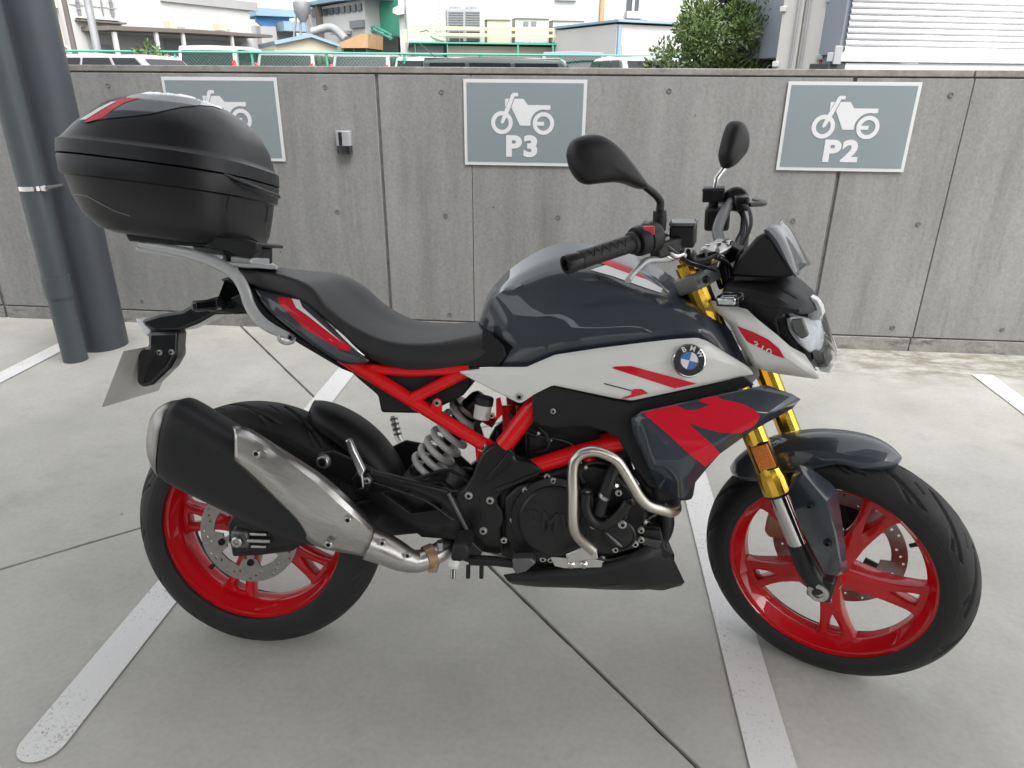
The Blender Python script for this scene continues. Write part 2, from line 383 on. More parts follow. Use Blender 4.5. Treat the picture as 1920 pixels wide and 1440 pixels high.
    if low:          # moss and dirt growing along the foot of the wall: axis, from, to, colour
        axis, f0, f1, col = low
        sx = n.new('ShaderNodeSeparateXYZ'); l.new(geo.outputs['Position'], sx.inputs[0])
        lr = n.new('ShaderNodeMapRange'); lr.inputs['From Min'].default_value = f0; lr.inputs['From Max'].default_value = f1; l.new(sx.outputs[axis], lr.inputs['Value'])
        ln = n.new('ShaderNodeTexNoise'); ln.inputs['Scale'].default_value = 7; ln.inputs['Detail'].default_value = 8; ln.inputs['Roughness'].default_value = .7
        lm = n.new('ShaderNodeMapping'); lm.inputs['Scale'].default_value = (1, 2.2, 1); l.new(geo.outputs['Position'], lm.inputs['Vector']); l.new(lm.outputs[0], ln.inputs['Vector'])
        ad = n.new('ShaderNodeMath'); ad.operation = 'MULTIPLY_ADD'; ad.inputs[1].default_value = 5.5; ad.inputs[2].default_value = -2.2; l.new(ln.outputs['Fac'], ad.inputs[0])
        ml = n.new('ShaderNodeMath'); ml.operation = 'MULTIPLY'; ml.use_clamp = True; l.new(ad.outputs[0], ml.inputs[0]); l.new(lr.outputs[0], ml.inputs[1])
        # it grows at the open right end, where rain reaches the foot of the wall
        xr_ = n.new('ShaderNodeMapRange'); xr_.inputs['From Min'].default_value = .7; xr_.inputs['From Max'].default_value = 1.7; xr_.inputs['To Min'].default_value = .12; l.new(sx.outputs[0], xr_.inputs['Value'])
        m6 = n.new('ShaderNodeMath'); m6.operation = 'MULTIPLY'; l.new(ml.outputs[0], m6.inputs[0]); l.new(xr_.outputs[0], m6.inputs[1]); ml = m6
        m5 = n.new('ShaderNodeMix'); m5.data_type = 'RGBA'; m5.inputs[7].default_value = (*col, 1); l.new(ml.outputs[0], m5.inputs[0]); l.new(last, m5.inputs[6]); last = m5.outputs[2]
    l.new(last, p.inputs['Base Color']); p.inputs['Roughness'].default_value = rough; p.inputs['Specular IOR Level'].default_value = .35
    bp = n.new('ShaderNodeBump'); bp.inputs['Strength'].default_value = bump; bp.inputs['Distance'].default_value = .003
    l.new(g.outputs['Fac'], bp.inputs['Height']); l.new(bp.outputs[0], p.inputs['Normal'])
    M[name] = m; return m
concrete('floor_concrete', (.355, .35, .322), (.465, .458, .425), (1, 1, 1), ((.255, .248, .222), 3.6, .55, .84, (1, 1, 1)), rough=.58, scale=2.8, bump=.06, spots=8.5, low=(1, 3.15, 3.55, (.20, .185, .14)), grain=.055, patch=.08)
concrete('wall_concrete', (.178, .178, .175), (.260, .260, .257), (5.2, 1, .6), ((.130, .127, .119), 1.6, .55, .80, (4.4, 1, .5)), rough=.88, scale=1.3, bump=.4, spots=7, grain=.10, patch=.12)
concrete('wall_foot', (.17, .165, .155), (.29, .285, .27), (2, 1, 3), ((.05, .05, .04), 9, .52, .66, (1, 1, 3)), rough=.9, scale=3, bump=.5)
concrete('coping_concrete', (.17, .16, .145), (.26, .245, .225), (2, 1, 1), ((.08, .075, .06), 6, .58, .74, (1, 1, 3)), rough=.9, scale=4, bump=.4)
concrete('lot_asphalt', (.10, .10, .10), (.14, .14, .138), rough=.9, scale=.6)
def worn_paint():
    m = mat('line_paint', (.66, .66, .655), .6); n = m.node_tree.nodes; l = m.node_tree.links; p = n['Principled BSDF']
    geo = n.new('ShaderNodeNewGeometry'); v = n.new('ShaderNodeTexNoise'); v.inputs['Scale'].default_value = 150; v.inputs['Detail'].default_value = 5; v.inputs['Roughness'].default_value = .75
    l.new(geo.outputs['Position'], v.inputs['Vector'])
    w = n.new('ShaderNodeTexNoise'); w.inputs['Scale'].default_value = 5; w.inputs['Detail'].default_value = 5; l.new(geo.outputs['Position'], w.inputs['Vector'])
    ad = n.new('ShaderNodeMath'); ad.operation = 'MULTIPLY_ADD'; ad.inputs[1].default_value = .35; l.new(w.outputs['Fac'], ad.inputs[0]); l.new(v.outputs['Fac'], ad.inputs[2])
    r = n.new('ShaderNodeValToRGB'); r.color_ramp.elements[0].position = .50; r.color_ramp.elements[0].color = (.30, .295, .28, 1); r.color_ramp.elements[1].position = .60; r.color_ramp.elements[1].color = (.66, .66, .655, 1)
    l.new(ad.outputs[0], r.inputs[0]); l.new(r.outputs[0], p.inputs['Base Color'])
worn_paint()
mat('sign_grey', (.190, .228, .242), .5, 0, 0, var=.03, vscale=2)
mat('sign_white', (.60, .60, .615), .5)
mat('sign_edge', (.56, .57, .575), .5)
mat('column_paint', (.052, .058, .070), .45, 0, .1, var=.06, vscale=5)
mat('pipe_paint', (.062, .078, .088), .45, 0, .1, var=.06, vscale=5)
mat('tie_plug', (.15, .149, .147), .9, var=.25, vscale=60)
mat('joint_dark', (.035, .034, .032), .95, var=.3, vscale=40); mat('wall_joint', (.17, .168, .165), .95, var=.3, vscale=30)
mat('roof_sheet', (.20, .20, .20), .6)

# ------------------------------------------------------------------ ground, floor slabs, painted lines
g = box('ground', (-300, -120, -.30), (300, 400, -.06), 'lot_asphalt'); tag(g, kind='structure')
YW = 3.7243
floor = box('floor', (-14, -9, -.06), (14, YW + .3, -.012), 'joint_dark'); tag(floor, kind='structure')
# saw-cut joints run oblique to the bays
j0 = np.array([-1.951, 3.784]); j1 = np.array([.299, 1.077]); jd = (j1 - j0) / np.linalg.norm(j1 - j0); jn = np.array([-jd[1], jd[0]])
k0 = np.array([-1.624, 1.538]); ko = np.dot(k0 - j0, jd)          # crossing joint position along jd
GAP = .0045
def clip_poly(poly, n_, c):
    out = []
    for i in range(len(poly)):
        p, q = poly[i], poly[(i + 1) % len(poly)]; dp, dq = np.dot(p, n_) - c, np.dot(q, n_) - c
        if dp >= 0: out.append(p)
        if dp * dq < 0: out.append(p + (q - p) * dp / (dp - dq))
    return out
ST = 3.4
for iu in range(-4, 4):
    for iv in range(-4, 5):
        u0, u1 = ko + iu * ST + GAP, ko + (iu + 1) * ST - GAP; v0, v1 = iv * ST + GAP, (iv + 1) * ST - GAP
        q = [j0 + jd * u + jn * v for u, v in ((u0, v0), (u1, v0), (u1, v1), (u0, v1))]
        for n_, c in ((np.array([0, -1.]), -(YW + .25)), (np.array([0, 1.]), -8.9), (np.array([1., 0]), -13.9), (np.array([-1., 0]), -13.9)):
            if len(q) > 2: q = clip_poly(q, n_, c)
        if len(q) < 3: continue
        ar = .5 * abs(sum(q[i][0] * q[(i + 1) % len(q)][1] - q[(i + 1) % len(q)][0] * q[i][1] for i in range(len(q))))
        if ar < .3: continue
        q2 = []
        for a_, c_ in zip(q, q[1:] + q[:1]):
            m_ = max(1, int(np.linalg.norm(c_ - a_) / .05)); nn_ = np.array([-(c_ - a_)[1], (c_ - a_)[0]]) / np.linalg.norm(c_ - a_)
            for k_ in range(m_): q2.append(a_ + (c_ - a_) * k_ / m_ + nn_ * max(0, rnd.gauss(0, .0011)))
        slab('floor_slab', [(p[0], p[1], -.05) for p in q2], .05, 'floor_concrete', floor, 'w', bevel=.0025, direction=(0, 0, 1))
def bay_line(x0, x1, y0, y1, rounded):
    pts = []
    w = (x1 - x0) / 2; cx = (x0 + x1) / 2
    if rounded: pts += [(cx - w * math.cos(a), y0 + w - w * math.sin(a)) for a in np.linspace(0, math.pi, 15)]
    else: pts += [(x0, y0), (x1, y0)]
    pts += [(x1, y1), (x0, y1)]
    n_ = len(pts); v = [(p[0], p[1], .004) for p in pts]
    o = mk('bay_line', v, [tuple(range(n_))], 'line_paint', None, 'w'); tag(o, kind='structure'); return o
for x in (-2.735, -1.14, .405, 1.95): bay_line(x, x + .098, .95 if x < 1 else 1.0, 3.41, True)

# ------------------------------------------------------------------ concrete wall
WZ0, WZ1 = .078, 1.338
wall = empty('concrete_wall', (0, YW, 0)); ORG['concrete_wall'] = np.array([0, YW, 0.])
tag(wall, 'long low grey board-marked concrete wall with vertical joints behind the motorcycle', 'wall')
box('wall_core', (-13.9, YW + .011, 0), (13.9, YW + .26, 1.337), 'wall_joint', wall)
joints = [(-13.9, .004), (-8.4, .02), (-5.7, .003), (-3.33, .02), (-1.016, .015), (-.548, .002), (1.256, .018), (1.786, .0025), (3.55, .02), (5.8, .003), (8.4, .02), (13.9, .004)]
for (xa, ga), (xb, gb) in zip(joints[:-1], joints[1:]):
    e = rnd.uniform(-.0012, .0012)
    box('wall_panel', (xa + ga / 2, YW + e, WZ0), (xb - gb / 2, YW + .0302, WZ1 - .006), 'wall_concrete', wall, bevel=.0035)
for xa, xb in ((-13.9, -3.34), (-3.325, 1.775), (1.78, 13.9)):
    box('wall_foot', (xa, YW - .0015, -.005), (xb, YW + .0303, WZ0 - .007), 'wall_foot', wall, bevel=.003)
    box('coping', (xa, YW - .003, WZ1), (xb, YW + .27, 1.368), 'coping_concrete', wall, bevel=.004)
for px, py in ((610, 163), (828, 172), (633, 397), (836, 404), (843, 589), (1047, 407), (1487, 414), (1722, 420), (1783, 178), (1674, 614), (1879, 618), (1210, 418), (203, 160), (266, 565), (1255, 170), (600, 583), (1290, 600)):
    p = wY(px, py, YW); lathe('tie_hole', [(.0125, -.0022), (.0115, -.0036), (.0085, -.0042), (.0075, -.0015), (.002, -.0012)], (p[0], YW, p[2]), (0, 1, 0), 'tie_plug', wall, 'w', n=16)

# ------------------------------------------------------------------ parking signs
def pictogram():
    L = []
    def ring(cx, cz, r0, r1): return [circ2((cx, cz), r1, 36), circ2((cx, cz), r0, 36)]
    return L
def sign(name, x0, txt, label):
    e = empty(name, (x0 + .3, YW - .002, .915)); ORG[e.name] = np.array([x0 + .3, YW, .915]); tag(e, label, 'sign', 'motorcycle bay signs on the wall')
    def P(u, v, yy): return np.array([x0 + u, YW - yy, .915 + v])
    box('board', (x0, YW - .0065, .915), (x0 + .6, YW - .003, 1.315), 'sign_edge', e, bevel=.0008)
    box('panel', (x0 + .0155, YW - .0078, .9315), (x0 + .5845, YW - .0066, 1.2995), 'sign_grey', e)
    def art(nm, loops, t=.0008):
        v, f = flat_geo(loops, t); mk(nm, [P(p[0], p[1], .0089 + p[2]) for p in v], f, 'sign_white', e, 'w')
    # picture in sign units: survey of the lettering, u right, v up (metres)
    k = .6 / 1100.; 
    def q(l): return [((a - 340) * k, .4 - (c - 235) * k * 1.0) for a, c in l]
    art('wheel_symbol', [circ2(((687 - 340) * k, .4 - (597 - 235) * k), 98 * k, 40), circ2(((687 - 340) * k, .4 - (597 - 235) * k), 62 * k, 40)])
    art('wheel_symbol', [circ2(((1063 - 340) * k, .4 - (600 - 235) * k), 96 * k, 40), circ2(((1063 - 340) * k, .4 - (600 - 235) * k), 61 * k, 40)], .0009)
    art('fork_symbol', [q([(675, 595), (690, 607), (706, 594), (755, 490), (800, 375), (832, 375), (832, 346), (785, 346), (770, 360), (748, 420), (716, 480)])], .00105)
    art('body_symbol', [q([(716, 395), (752, 395), (722, 462), (716, 462)])])
    arc = [(1063 + 118 * math.cos(a), 600 - 118 * math.sin(a)) for a in np.linspace(R_(75), R_(172), 10)]
    art('body_symbol', [q([(800, 395), (880, 395), (920, 446), (1122, 446), (1122, 482)] + arc + [(946, 620), (852, 620), (772, 468)])], .0007)
    art('swingarm_symbol', [q([(985, 586), (1068, 586), (1068, 618), (975, 618)])], .00115)
    for chx, ch in ((.2455, txt[0]), (.3335, txt[-1])):
        v, f = text_geo(ch, .132, .0062, 0, 1, .0004)
        mk('letter', [P(chx + p[0] * 1.14, .088 + p[1], .0090 + p[2]) for p in v], f, 'sign_white', e, 'w')
    return e
sign('parking_sign', -.583, 'P 3', 'grey P3 motorcycle parking sign on the wall in the middle, behind the handlebar mirror')
sign('parking_sign', .955, 'P 2', 'grey P2 motorcycle parking sign on the wall right of the handlebar')
sign('parking_sign', -2.121, 'P 4', 'grey motorcycle parking sign half hidden by the black top case')

# ------------------------------------------------------------------ small solar wall light between two signs
p0 = wY(647, 265, YW)
wl = empty('wall_light', (p0[0], YW, p0[2] - .05)); ORG['wall_light'] = np.array([p0[0], YW, p0[2] - .05])
tag(wl, 'small silver and black box light on the wall between the two left signs', 'wall light')
hw = .038
prof = [(-hw, 0), (-hw, -.028), (-hw * .7, -.036), (0, -.040), (hw * .7, -.036), (hw, -.028), (hw, 0)]
v, f = grid([[np.array([p0[0] + x, YW + y, p0[2] - .02]) for x, y in prof], [np.array([p0[0] + x, YW + y, p0[2] + .052]) for x, y in prof]])
f += [tuple(range(7)), tuple(range(13, 6, -1))]
mat('light_silver', (.42, .42, .45), .35, .4)
mk('casing', v, f, 'light_silver', wl, 'w', bevel=.002)
prof2 = [(-hw * .97, 0), (-hw * .97, -.026), (-hw * .68, -.034), (0, -.038), (hw * .68, -.034), (hw * .97, -.026), (hw * .97, 0)]
v, f = grid([[np.array([p0[0] + x * .96, YW + y, p0[2] - .058]) for x, y in prof2], [np.array([p0[0] + x, YW + y, p0[2] - .0195]) for x, y in prof2]]); f += [tuple(range(7)), tuple(range(13, 6, -1))]
mk('lens', v, f, 'black_gloss', wl, 'w')
box('sensor_strip', (p0[0] - .02, YW - .0415, p0[2] - .0185), (p0[0] - .002, YW - .037, p0[2] + .046), 'black_gloss', wl, bevel=.001)

# ------------------------------------------------------------------ roof post and rainwater pipe
col = lathe('roof_post', [(.119, 0), (.119, 3.6)], (-2.485, 3.345, 0), (0, 0, 1), 'column_paint', None, 'w', n=48)
tag(col, 'thick round dark grey steel roof post standing by the wall, behind the drain pipe', 'post')
pipe = empty('drain_pipe', (-2.49, 3.125, 0)); ORG['drain_pipe'] = np.array([-2.49, 3.125, 0.])
tag(pipe, 'thinner dark grey drain pipe with a silver clamp standing in front of the roof post', 'pipe')
lathe('pipe_section', [(.0565, 0), (.0565, .33)], (-2.49, 3.125, 0), (0, 0, 1), 'pipe_paint', pipe, 'w', n=36)
lathe('coupling', [(.0565, .3302), (.061, .331), (.061, .432), (.0565, .433)], (-2.49, 3.125, 0), (0, 0, 1), 'pipe_paint', pipe, 'w', n=36)
lathe('pipe_section', [(.0565, .4332), (.0565, 3.6)], (-2.49, 3.125, 0), (0, 0, 1), 'pipe_paint', pipe, 'w', n=36)
cl = lathe('clamp', [(.0572, -.010), (.0592, -.010), (.0592, .010), (.0572, .010)], (-2.49, 3.125, .845), (0, 0, 1), 'chrome', pipe, 'w', n=36, closed=True)
box('clamp_bolt', (-2.435, 3.10, .832), (-2.41, 3.118, .858), 'chrome', pipe, bevel=.003)
box('clamp_arm', (-2.433, 3.1185, .838), (-2.420, 3.26, .852), 'chrome', pipe, bevel=.001)

# ------------------------------------------------------------------ carport roof overhead (out of the picture, it shades the bays)
rf = box('roof', (-3.2, -3.5, 3.6), (3.7, 1.75, 3.72), 'roof_sheet'); tag(rf, kind='structure')

# ------------------------------------------------------------------ showroom behind the photographer (seen only in the paint)
mat('showroom_grey', (.045, .047, .05), .6, var=.08, vscale=.6); mat('showroom_glass', (.03, .035, .04), .08)
shw = empty('showroom', (0, -9, 0)); ORG['showroom'] = np.array([0, -9., 0]); tag(shw, 'dark grey showroom building behind the photographer', 'building')
box('wall', (-16, -15, -.05), (13, -9, 6.2), 'showroom_grey', shw)
for k in range(7): 
    w_ = box('window', (-13 + k * 3.5, -9.0, .5), (-10.2 + k * 3.5, -8.95, 2.6), 'showroom_glass', shw); box('window_frame', (-13.05 + k * 3.5, -8.99, 2.602), (-10.15 + k * 3.5, -8.9, 2.68), 'sign_edge', shw)
# ================================================================== BEHIND THE WALL
LZ = .25
lot = box('parking_lot', (-60, YW + .5, -.05), (60, 110, LZ), 'lot_asphalt'); tag(lot, kind='structure')
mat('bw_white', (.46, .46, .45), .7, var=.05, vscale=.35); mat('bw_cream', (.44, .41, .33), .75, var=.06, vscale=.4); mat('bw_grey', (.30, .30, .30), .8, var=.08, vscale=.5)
mat('bw_blue', (.04, .16, .36), .5, var=.1, vscale=.6); mat('bw_bluegrey', (.20, .29, .36), .6, var=.1, vscale=.5); mat('bw_green', (.05, .26, .17), .6, var=.1, vscale=.6)
mat('bw_teal', (.06, .30, .22), .5); mat('bw_orange', (.36, .22, .11), .7, var=.15, vscale=2); mat('bw_brown', (.12, .10, .09), .7, var=.1, vscale=1)
mat('bw_steel', (.33, .34, .35), .45, .5, var=.1, vscale=2); mat('bw_yellow', (.50, .46, .27), .6); mat('bw_window', (.05, .06, .07), .12); mat('bw_louvre', (.16, .17, .18), .6)
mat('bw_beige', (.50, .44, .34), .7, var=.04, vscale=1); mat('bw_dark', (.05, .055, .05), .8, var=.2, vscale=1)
mat('glass_car', (.012, .015, .017), .12, 0, 0, spec=.35); mat('tyre_car', (.02, .02, .02), .8)
class Facade:
    """a building front between two pixel/depth points, with u along it, w towards us"""
    def __init__(self, a, c):
        A, C = wY(a[0], 120, a[1]), wY(c[0], 120, c[1]); self.o = np.array([A[0], A[1], 0]); d = C - A; d[2] = 0; self.L = np.linalg.norm(d); self.u = d / self.L; self.w = np.array([self.u[1], -self.u[0], 0])
    def at(self, px, py):
        d = ray(px, py); t = np.dot(self.o - CAM, self.w) / np.dot(d, self.w); p = CAM + d * t; return np.dot(p - self.o, self.u), p[2]
    def P(self, u, z, w): return self.o + self.u * u + self.w * w + np.array([0, 0, z])
    def box(self, name, pa, pb, w0, w1, m, parent, z0=None, z1=None, bevel=0.):
        (ua, za), (ub, zb) = self.at(*pa), self.at(*pb); u0, u1 = min(ua, ub), max(ua, ub); a, c = min(za, zb), max(za, zb)
        if z0 is not None: a = z0
        if z1 is not None: c = z1
        v = [self.P(u, z, w) for z in (a, c) for u, w in ((u0, w0), (u1, w0), (u1, w1), (u0, w1))]
        return mk(name, v, [(0, 3, 2, 1), (4, 5, 6, 7), (0, 1, 5, 4), (1, 2, 6, 5), (2, 3, 7, 6), (3, 0, 4, 7)], m, parent, 'w', bevel=bevel)
    def poly(self, name, pts, w0, w1, m, parent):
        U = [self.at(*p) for p in pts]; n = len(U); v = [self.P(u, z, w0) for u, z in U] + [self.P(u, z, w1) for u, z in U]
        return mk(name, v, [tuple(range(n)), tuple(range(2 * n - 1, n - 1, -1))] + [(i, (i + 1) % n, (i + 1) % n + n, i + n) for i in range(n)], m, parent, 'w')
def building(name, fac, label, cat='building'):
    c = fac.P(fac.L / 2, LZ, 0); e = empty(name, tuple(c)); ORG[e.name] = c; tag(e, label, cat); return e

# --- cream house end at the far left
F = Facade((60, 34), (140, 36)); e = building('cream_building', F, 'cream building at the far left behind the roof post')
F.box('wall', (40, 110), (129, 110), -9, 0, 'bw_cream', e, LZ, 7.5)
F.box('ledge', (82, 13), (108, 16), .0, .25, 'bw_cream', e); F.box('vent', (82, 22), (91, 31), .0, .2, 'bw_beige', e); F.poly('roof_slope', [(90, 70), (94, 68), (122, 92), (118, 93)], .0, .4, 'bw_white', e)
# --- white warehouse with the long canopy
F = Facade((128, 36), (480, 47)); e = building('white_warehouse', F, 'long white warehouse with a dark roofed canopy on white posts')
F.box('wall', (128, 110), (478, 110), -12, 0, 'bw_white', e, LZ, F.at(476, 4)[1]); F.box('parapet', (300, 2), (479, 5), -.5, .15, 'bw_grey', e)
F.box('wall', (128, 0), (215, 3), -12, .05, 'bw_white', e, 4.5, 9.0)
for i, (x0, x1) in enumerate(((133, 151), (153, 172), (180, 193), (196, 213))):
    wdw = F.box('window', (x0, -30), (x1, 29 + i), .055, .12, 'bw_louvre', e)
    for k in range(3): F.box('mullion', (x0, -12 + 14 * k), (x1, -11 + 14 * k), .12, .15, 'bw_white', wdw)
F.box('window_sill', (140, 31), (222, 40), 0, .3, 'bw_white', e); F.box('window_ledge', (140, 40), (226, 43), 0, .5, 'bw_brown', e)
cn = F.poly('canopy', [(152, 50), (315, 57), (462, 67), (462, 72), (315, 64), (152, 58)], 0, 2.2, 'bw_brown', e)
F.box('canopy_shade_sheet', (160, 62), (455, 115), .02, .06, 'bw_grey', e)  # grey sheet: the shade under the canopy is put into its colour
for x in (168, 246, 296, 388): F.box('canopy_post', (x, 62), (x + 4, 112), 1.95, 2.12, 'bw_white', e, z0=LZ)
F.box('doorway', (305, 75), (352, 115), .07, .12, 'bw_louvre', e, z0=LZ); F.box('doorway', (175, 83), (212, 115), .07, .12, 'bw_louvre', e, z0=LZ)
ac = F.box('air_unit', (282, 41), (297, 55), 1.0, 1.5, 'bw_beige', e); F.box('air_unit', (376, 45), (392, 59), 1.0, 1.5, 'bw_beige', e)
F.box('roof_panel', (306, 49), (334, 58), .5, .6, 'bw_grey', e); F.box('roof_panel', (392, 53), (418, 62), .5, .6, 'bw_grey', e)
# utility poles and lamp post
for px, Y, r, lb in ((184, 30, .14, 'pale concrete utility pole in front of the warehouse canopy'), (141, 31, .10, 'dark slim utility pole beside the cream building')):
    p = wY(px, 100, Y); o = lathe('utility_pole', [(r * 1.15, 0), (r * .8, 9)], (p[0], Y, LZ), (0, 0, 1), 'bw_steel' if r > .12 else 'bw_brown', None, 'w', n=14); tag(o, lb, 'pole')
# --- blue roofed works and silo
F = Facade((470, 62), (600, 66)); e = building('blue_works', F, 'blue clad works building with a blue roof between white factories')
F.box('wall', (470, 48), (560, 110), -12, 0, 'bw_grey', e, z0=LZ); F.poly('blue_wall', [(478, 28), (540, 32), (540, 49), (490, 50), (478, 40)], 0, .3, 'bw_blue', e); F.poly('roof', [(474, 15), (556, 21), (554, 33), (474, 30)], -4, .8, 'bw_bluegrey', e)
F.box('annex', (515, 42), (570, 62), 0, 2, 'bw_bluegrey', e); F.box('annex_wall', (480, 50), (512, 75), 0, 1, 'bw_grey', e, z0=LZ)
p = wY(566, 15, 55); si = empty('silo', (p[0], 55, LZ)); ORG['silo'] = np.array([p[0], 55, LZ]); tag(si, 'small grey silo on slanted steel legs beside the white factory', 'silo')
lathe('drum', [(.2, p[2] - .9), (.55, p[2] - .3), (.6, p[2] + .1), (.6, p[2] + .35), (.3, p[2] + .5)], (p[0], 55, 0), (0, 0, 1), 'bw_steel', si, 'w', n=20)
for dx in (-1.1, -.4, .4, 1.1): tube('leg', [(p[0] + dx * .4, 55, p[2] - .4), (p[0] + dx * 1.5, 55 + dx * .2, LZ)], .07, 'bw_steel', si, 'w', n=8)
# --- white factory with strip window
F = Facade((575, 58), (700, 50)); e = building('strip_window_factory', F, 'white factory wing with a row of strip windows under a blue roof')
F.box('wall', (580, 110), (690, 110), -8, 0, 'bw_white', e, LZ, F.at(640, 6)[1]); F.poly('roof', [(575, 8), (640, -6), (700, -10), (700, -2), (640, 3), (575, 14)], -8, .5, 'bw_bluegrey', e)
for k in range(9):
    x = 586 + k * 10.6; f_ = F.box('window', (x, 20 - k * 1.5), (x + 9, 31 - k * 1.4), .0, .1, 'bw_window', e)
F.box('louvre', (660, 40), (685, 51), 0, .2, 'bw_louvre', e); F.box('wall_duct', (603, 10), (606, 80), 0, .4, 'bw_brown', e); F.box('wall_ledge', (638, 60), (660, 64), 0, .8, 'bw_steel', e)
tube('pipe_bridge', [wY(585, 60, 48), wY(620, 52, 48), wY(650, 75, 47)], .25, 'bw_steel', e, 'w', smooth=10)
# --- green gable and truss
F = Facade((685, 52), (770, 50)); e = building('green_shed', F, 'green sheeted shed with a white truss gable over a dark entrance')
F.poly('green_wall', [(690, 70), (715, 0), (720, -20), (758, -20), (758, 70)], -6, 0, 'bw_green', e)
F.box('entrance', (692, 70), (750, 115), .0, .1, 'bw_dark', e, z0=LZ); F.box('entrance_post', (690, 68), (694, 115), .1, .3, 'bw_white', e, z0=LZ)
tr_ = [(690, 62), (715, 50), (748, 68)]; 
for a, c in (((690, 62), (715, 50)), ((715, 50), (748, 68)), ((692, 68), (715, 57)), ((715, 57), (748, 74))):
    A, C = F.P(*F.at(*a), .6), F.P(*F.at(*c), .6); tube('truss_chord', [A, C], .09, 'bw_teal', e, 'w', n=6)
for k in range(9):
    t = k / 8; x = 691 + 56 * t; y0 = 62 - 12 * min(1, t / .43) if t < .43 else 50 + 18 * (t - .43) / .57; A, C = F.P(*F.at(x, y0), .6), F.P(*F.at(x + (4 if k % 2 else -4), y0 + 7), .6); tube('truss_web', [A, C], .06, 'bw_white', e, 'w', n=6)
# --- small sheds
F = Facade((508, 40), (640, 42)); e = building('gable_shed', F, 'small pale gabled shed with blue roof edges behind the parked cars', 'shed')
F.poly('wall', [(515, 112), (515, 82), (583, 68), (632, 86), (632, 112)], -5, 0, 'bw_cream', e); F.poly('roof', [(512, 77), (580, 63), (584, 65), (636, 84), (634, 88), (582, 70), (514, 84)], -5.2, .3, 'bw_bluegrey', e)
F = Facade((632, 40), (692, 40)); e = building('orange_awning', F, 'rusty orange awning shed between the gabled shed and the green entrance', 'shed')
F.poly('awning', [(636, 80), (676, 64), (690, 63), (690, 90), (640, 90)], -3, 0, 'bw_orange', e); F.box('awning_shade', (640, 90), (688, 115), -3, -.3, 'bw_dark', e, z0=LZ)  # dark block's colour stands in for the shade under the awning
for x in (640, 662, 686): F.box('post', (x, 88), (x + 2, 115), -.2, 0, 'bw_brown', e, z0=LZ)
# --- big white factory on the right with plant
F = Facade((750, 44), (1290, 48)); e = building('white_factory', F, 'large plain white factory with rooftop plant deck and yellow railings')
F.box('wall', (752, 110), (1300, 110), -15, 0, 'bw_white', e, LZ, 10.5); F.box('gutter', (1040, -1), (1080, 2), 0, .2, 'bw_steel', e); F.box('downpipe', (1126, -20), (1130, 55), 0, .2, 'bw_orange', e)
F.box('corner_pipe', (761, -20), (764, 90), 0, .25, 'bw_steel', e)
F.poly('exhaust_hood', [(737, 18), (748, 12), (758, 12), (758, 28), (745, 30), (737, 26)], 0, .8, 'bw_white', e)
w_ = F.box('window', (1176, -10), (1196, 22), 0, .12, 'bw_window', e); F.box('mullion', (1185, -10), (1187, 22), .12, .2, 'bw_white', w_); F.box('balcony_rail', (1172, 22), (1200, 36), 0, .5, 'bw_white', e); F.box('balcony_floor', (1146, 38), (1205, 42), 0, .9, 'bw_brown', e)
dk = F.box('deck', (766, 85), (1160, 88), .0, 3.2, 'bw_teal', e)
for x in (776, 832, 955, 1016, 1092, 1157): F.box('deck_post', (x, 88), (x + 2.2, 118), 3.0, 3.18, 'bw_teal', e, z0=LZ)
F.box('deck_wall', (834, 89), (1090, 118), 2.2, 2.4, 'bw_cream', e, z0=LZ); F.box('deck_opening', (780, 89), (828, 118), 2.2, 2.4, 'bw_louvre', e, z0=LZ); F.box('green_screen', (1093, 92), (1156, 118), 2.4, 2.6, 'bw_green', e, z0=LZ)
for yy in (61, 72): F.box('deck_rail', (768, yy), (1160, yy + .7), 3.05, 3.12, 'bw_yellow', e)
for k in range(10): F.box('rail_post', (770 + k * 42, 61), (770.8 + k * 42, 85), 3.04, 3.11, 'bw_yellow', e)
F.box('yellow_panel', (757, 60), (763, 84), 2.4, 2.6, 'bw_yellow', e)
ct = F.box('cooling_tower', (833, 24), (892, 82), 1.0, 2.6, 'bw_steel', e)
for x0, x1 in ((836, 862), (866, 891)):
    for k in range(7): F.box('louvre', (x0, 29 + k * 4.3), (x1, 31.6 + k * 4.3), 2.6, 2.68, 'bw_louvre', e)
    F.box('intake', (x0 + 2, 64), (x1, 68), 2.6, 2.66, 'bw_dark', e); F.box('intake', (x0 + 2, 76), (x1, 82), 2.6, 2.66, 'bw_dark', e)
    F.box('fan_ring', (x0 + 4, 19), (x1 - 3, 24), 1.3, 2.3, 'bw_steel', e)
for x in (833, 848, 862, 878, 891): F.box('guard_post', (x, 4), (x + 1.2, 24), 2.4, 2.46, 'bw_steel', e)
F.box('guard_rail', (833, 4), (892, 5.2), 2.4, 2.46, 'bw_steel', e); F.box('guard_rail', (833, 13), (892, 14), 2.4, 2.46, 'bw_steel', e)
for x in (814, 822): F.box('ladder_rail', (x, 2), (x + 1.2, 84), 1.6, 1.7, 'bw_steel', e)
for k in range(10): F.box('ladder_rung', (814, 6 + k * 8), (823, 7 + k * 8), 1.6, 1.68, 'bw_steel', e)
for (x0, y0, x1, y1) in ((905, 43, 946, 84), (955, 41, 1014, 84), (1022, 45, 1077, 84), (1108, 49, 1148, 84)):
    cbx = F.box('cabinet', (x0, y0), (x1, y1), 1.0, 2.4, 'bw_white' if x0 in (955, 1022) else 'bw_beige', e); F.box('cabinet_roof', (x0 - 1, y0 - 1.5), (x1 + 1, y0 + .5), .95, 2.5, 'bw_grey', e)
for x in (969, 983): F.box('cabinet_window', (x, 46), (x + 9, 54), 2.4, 2.44, 'bw_louvre', e)
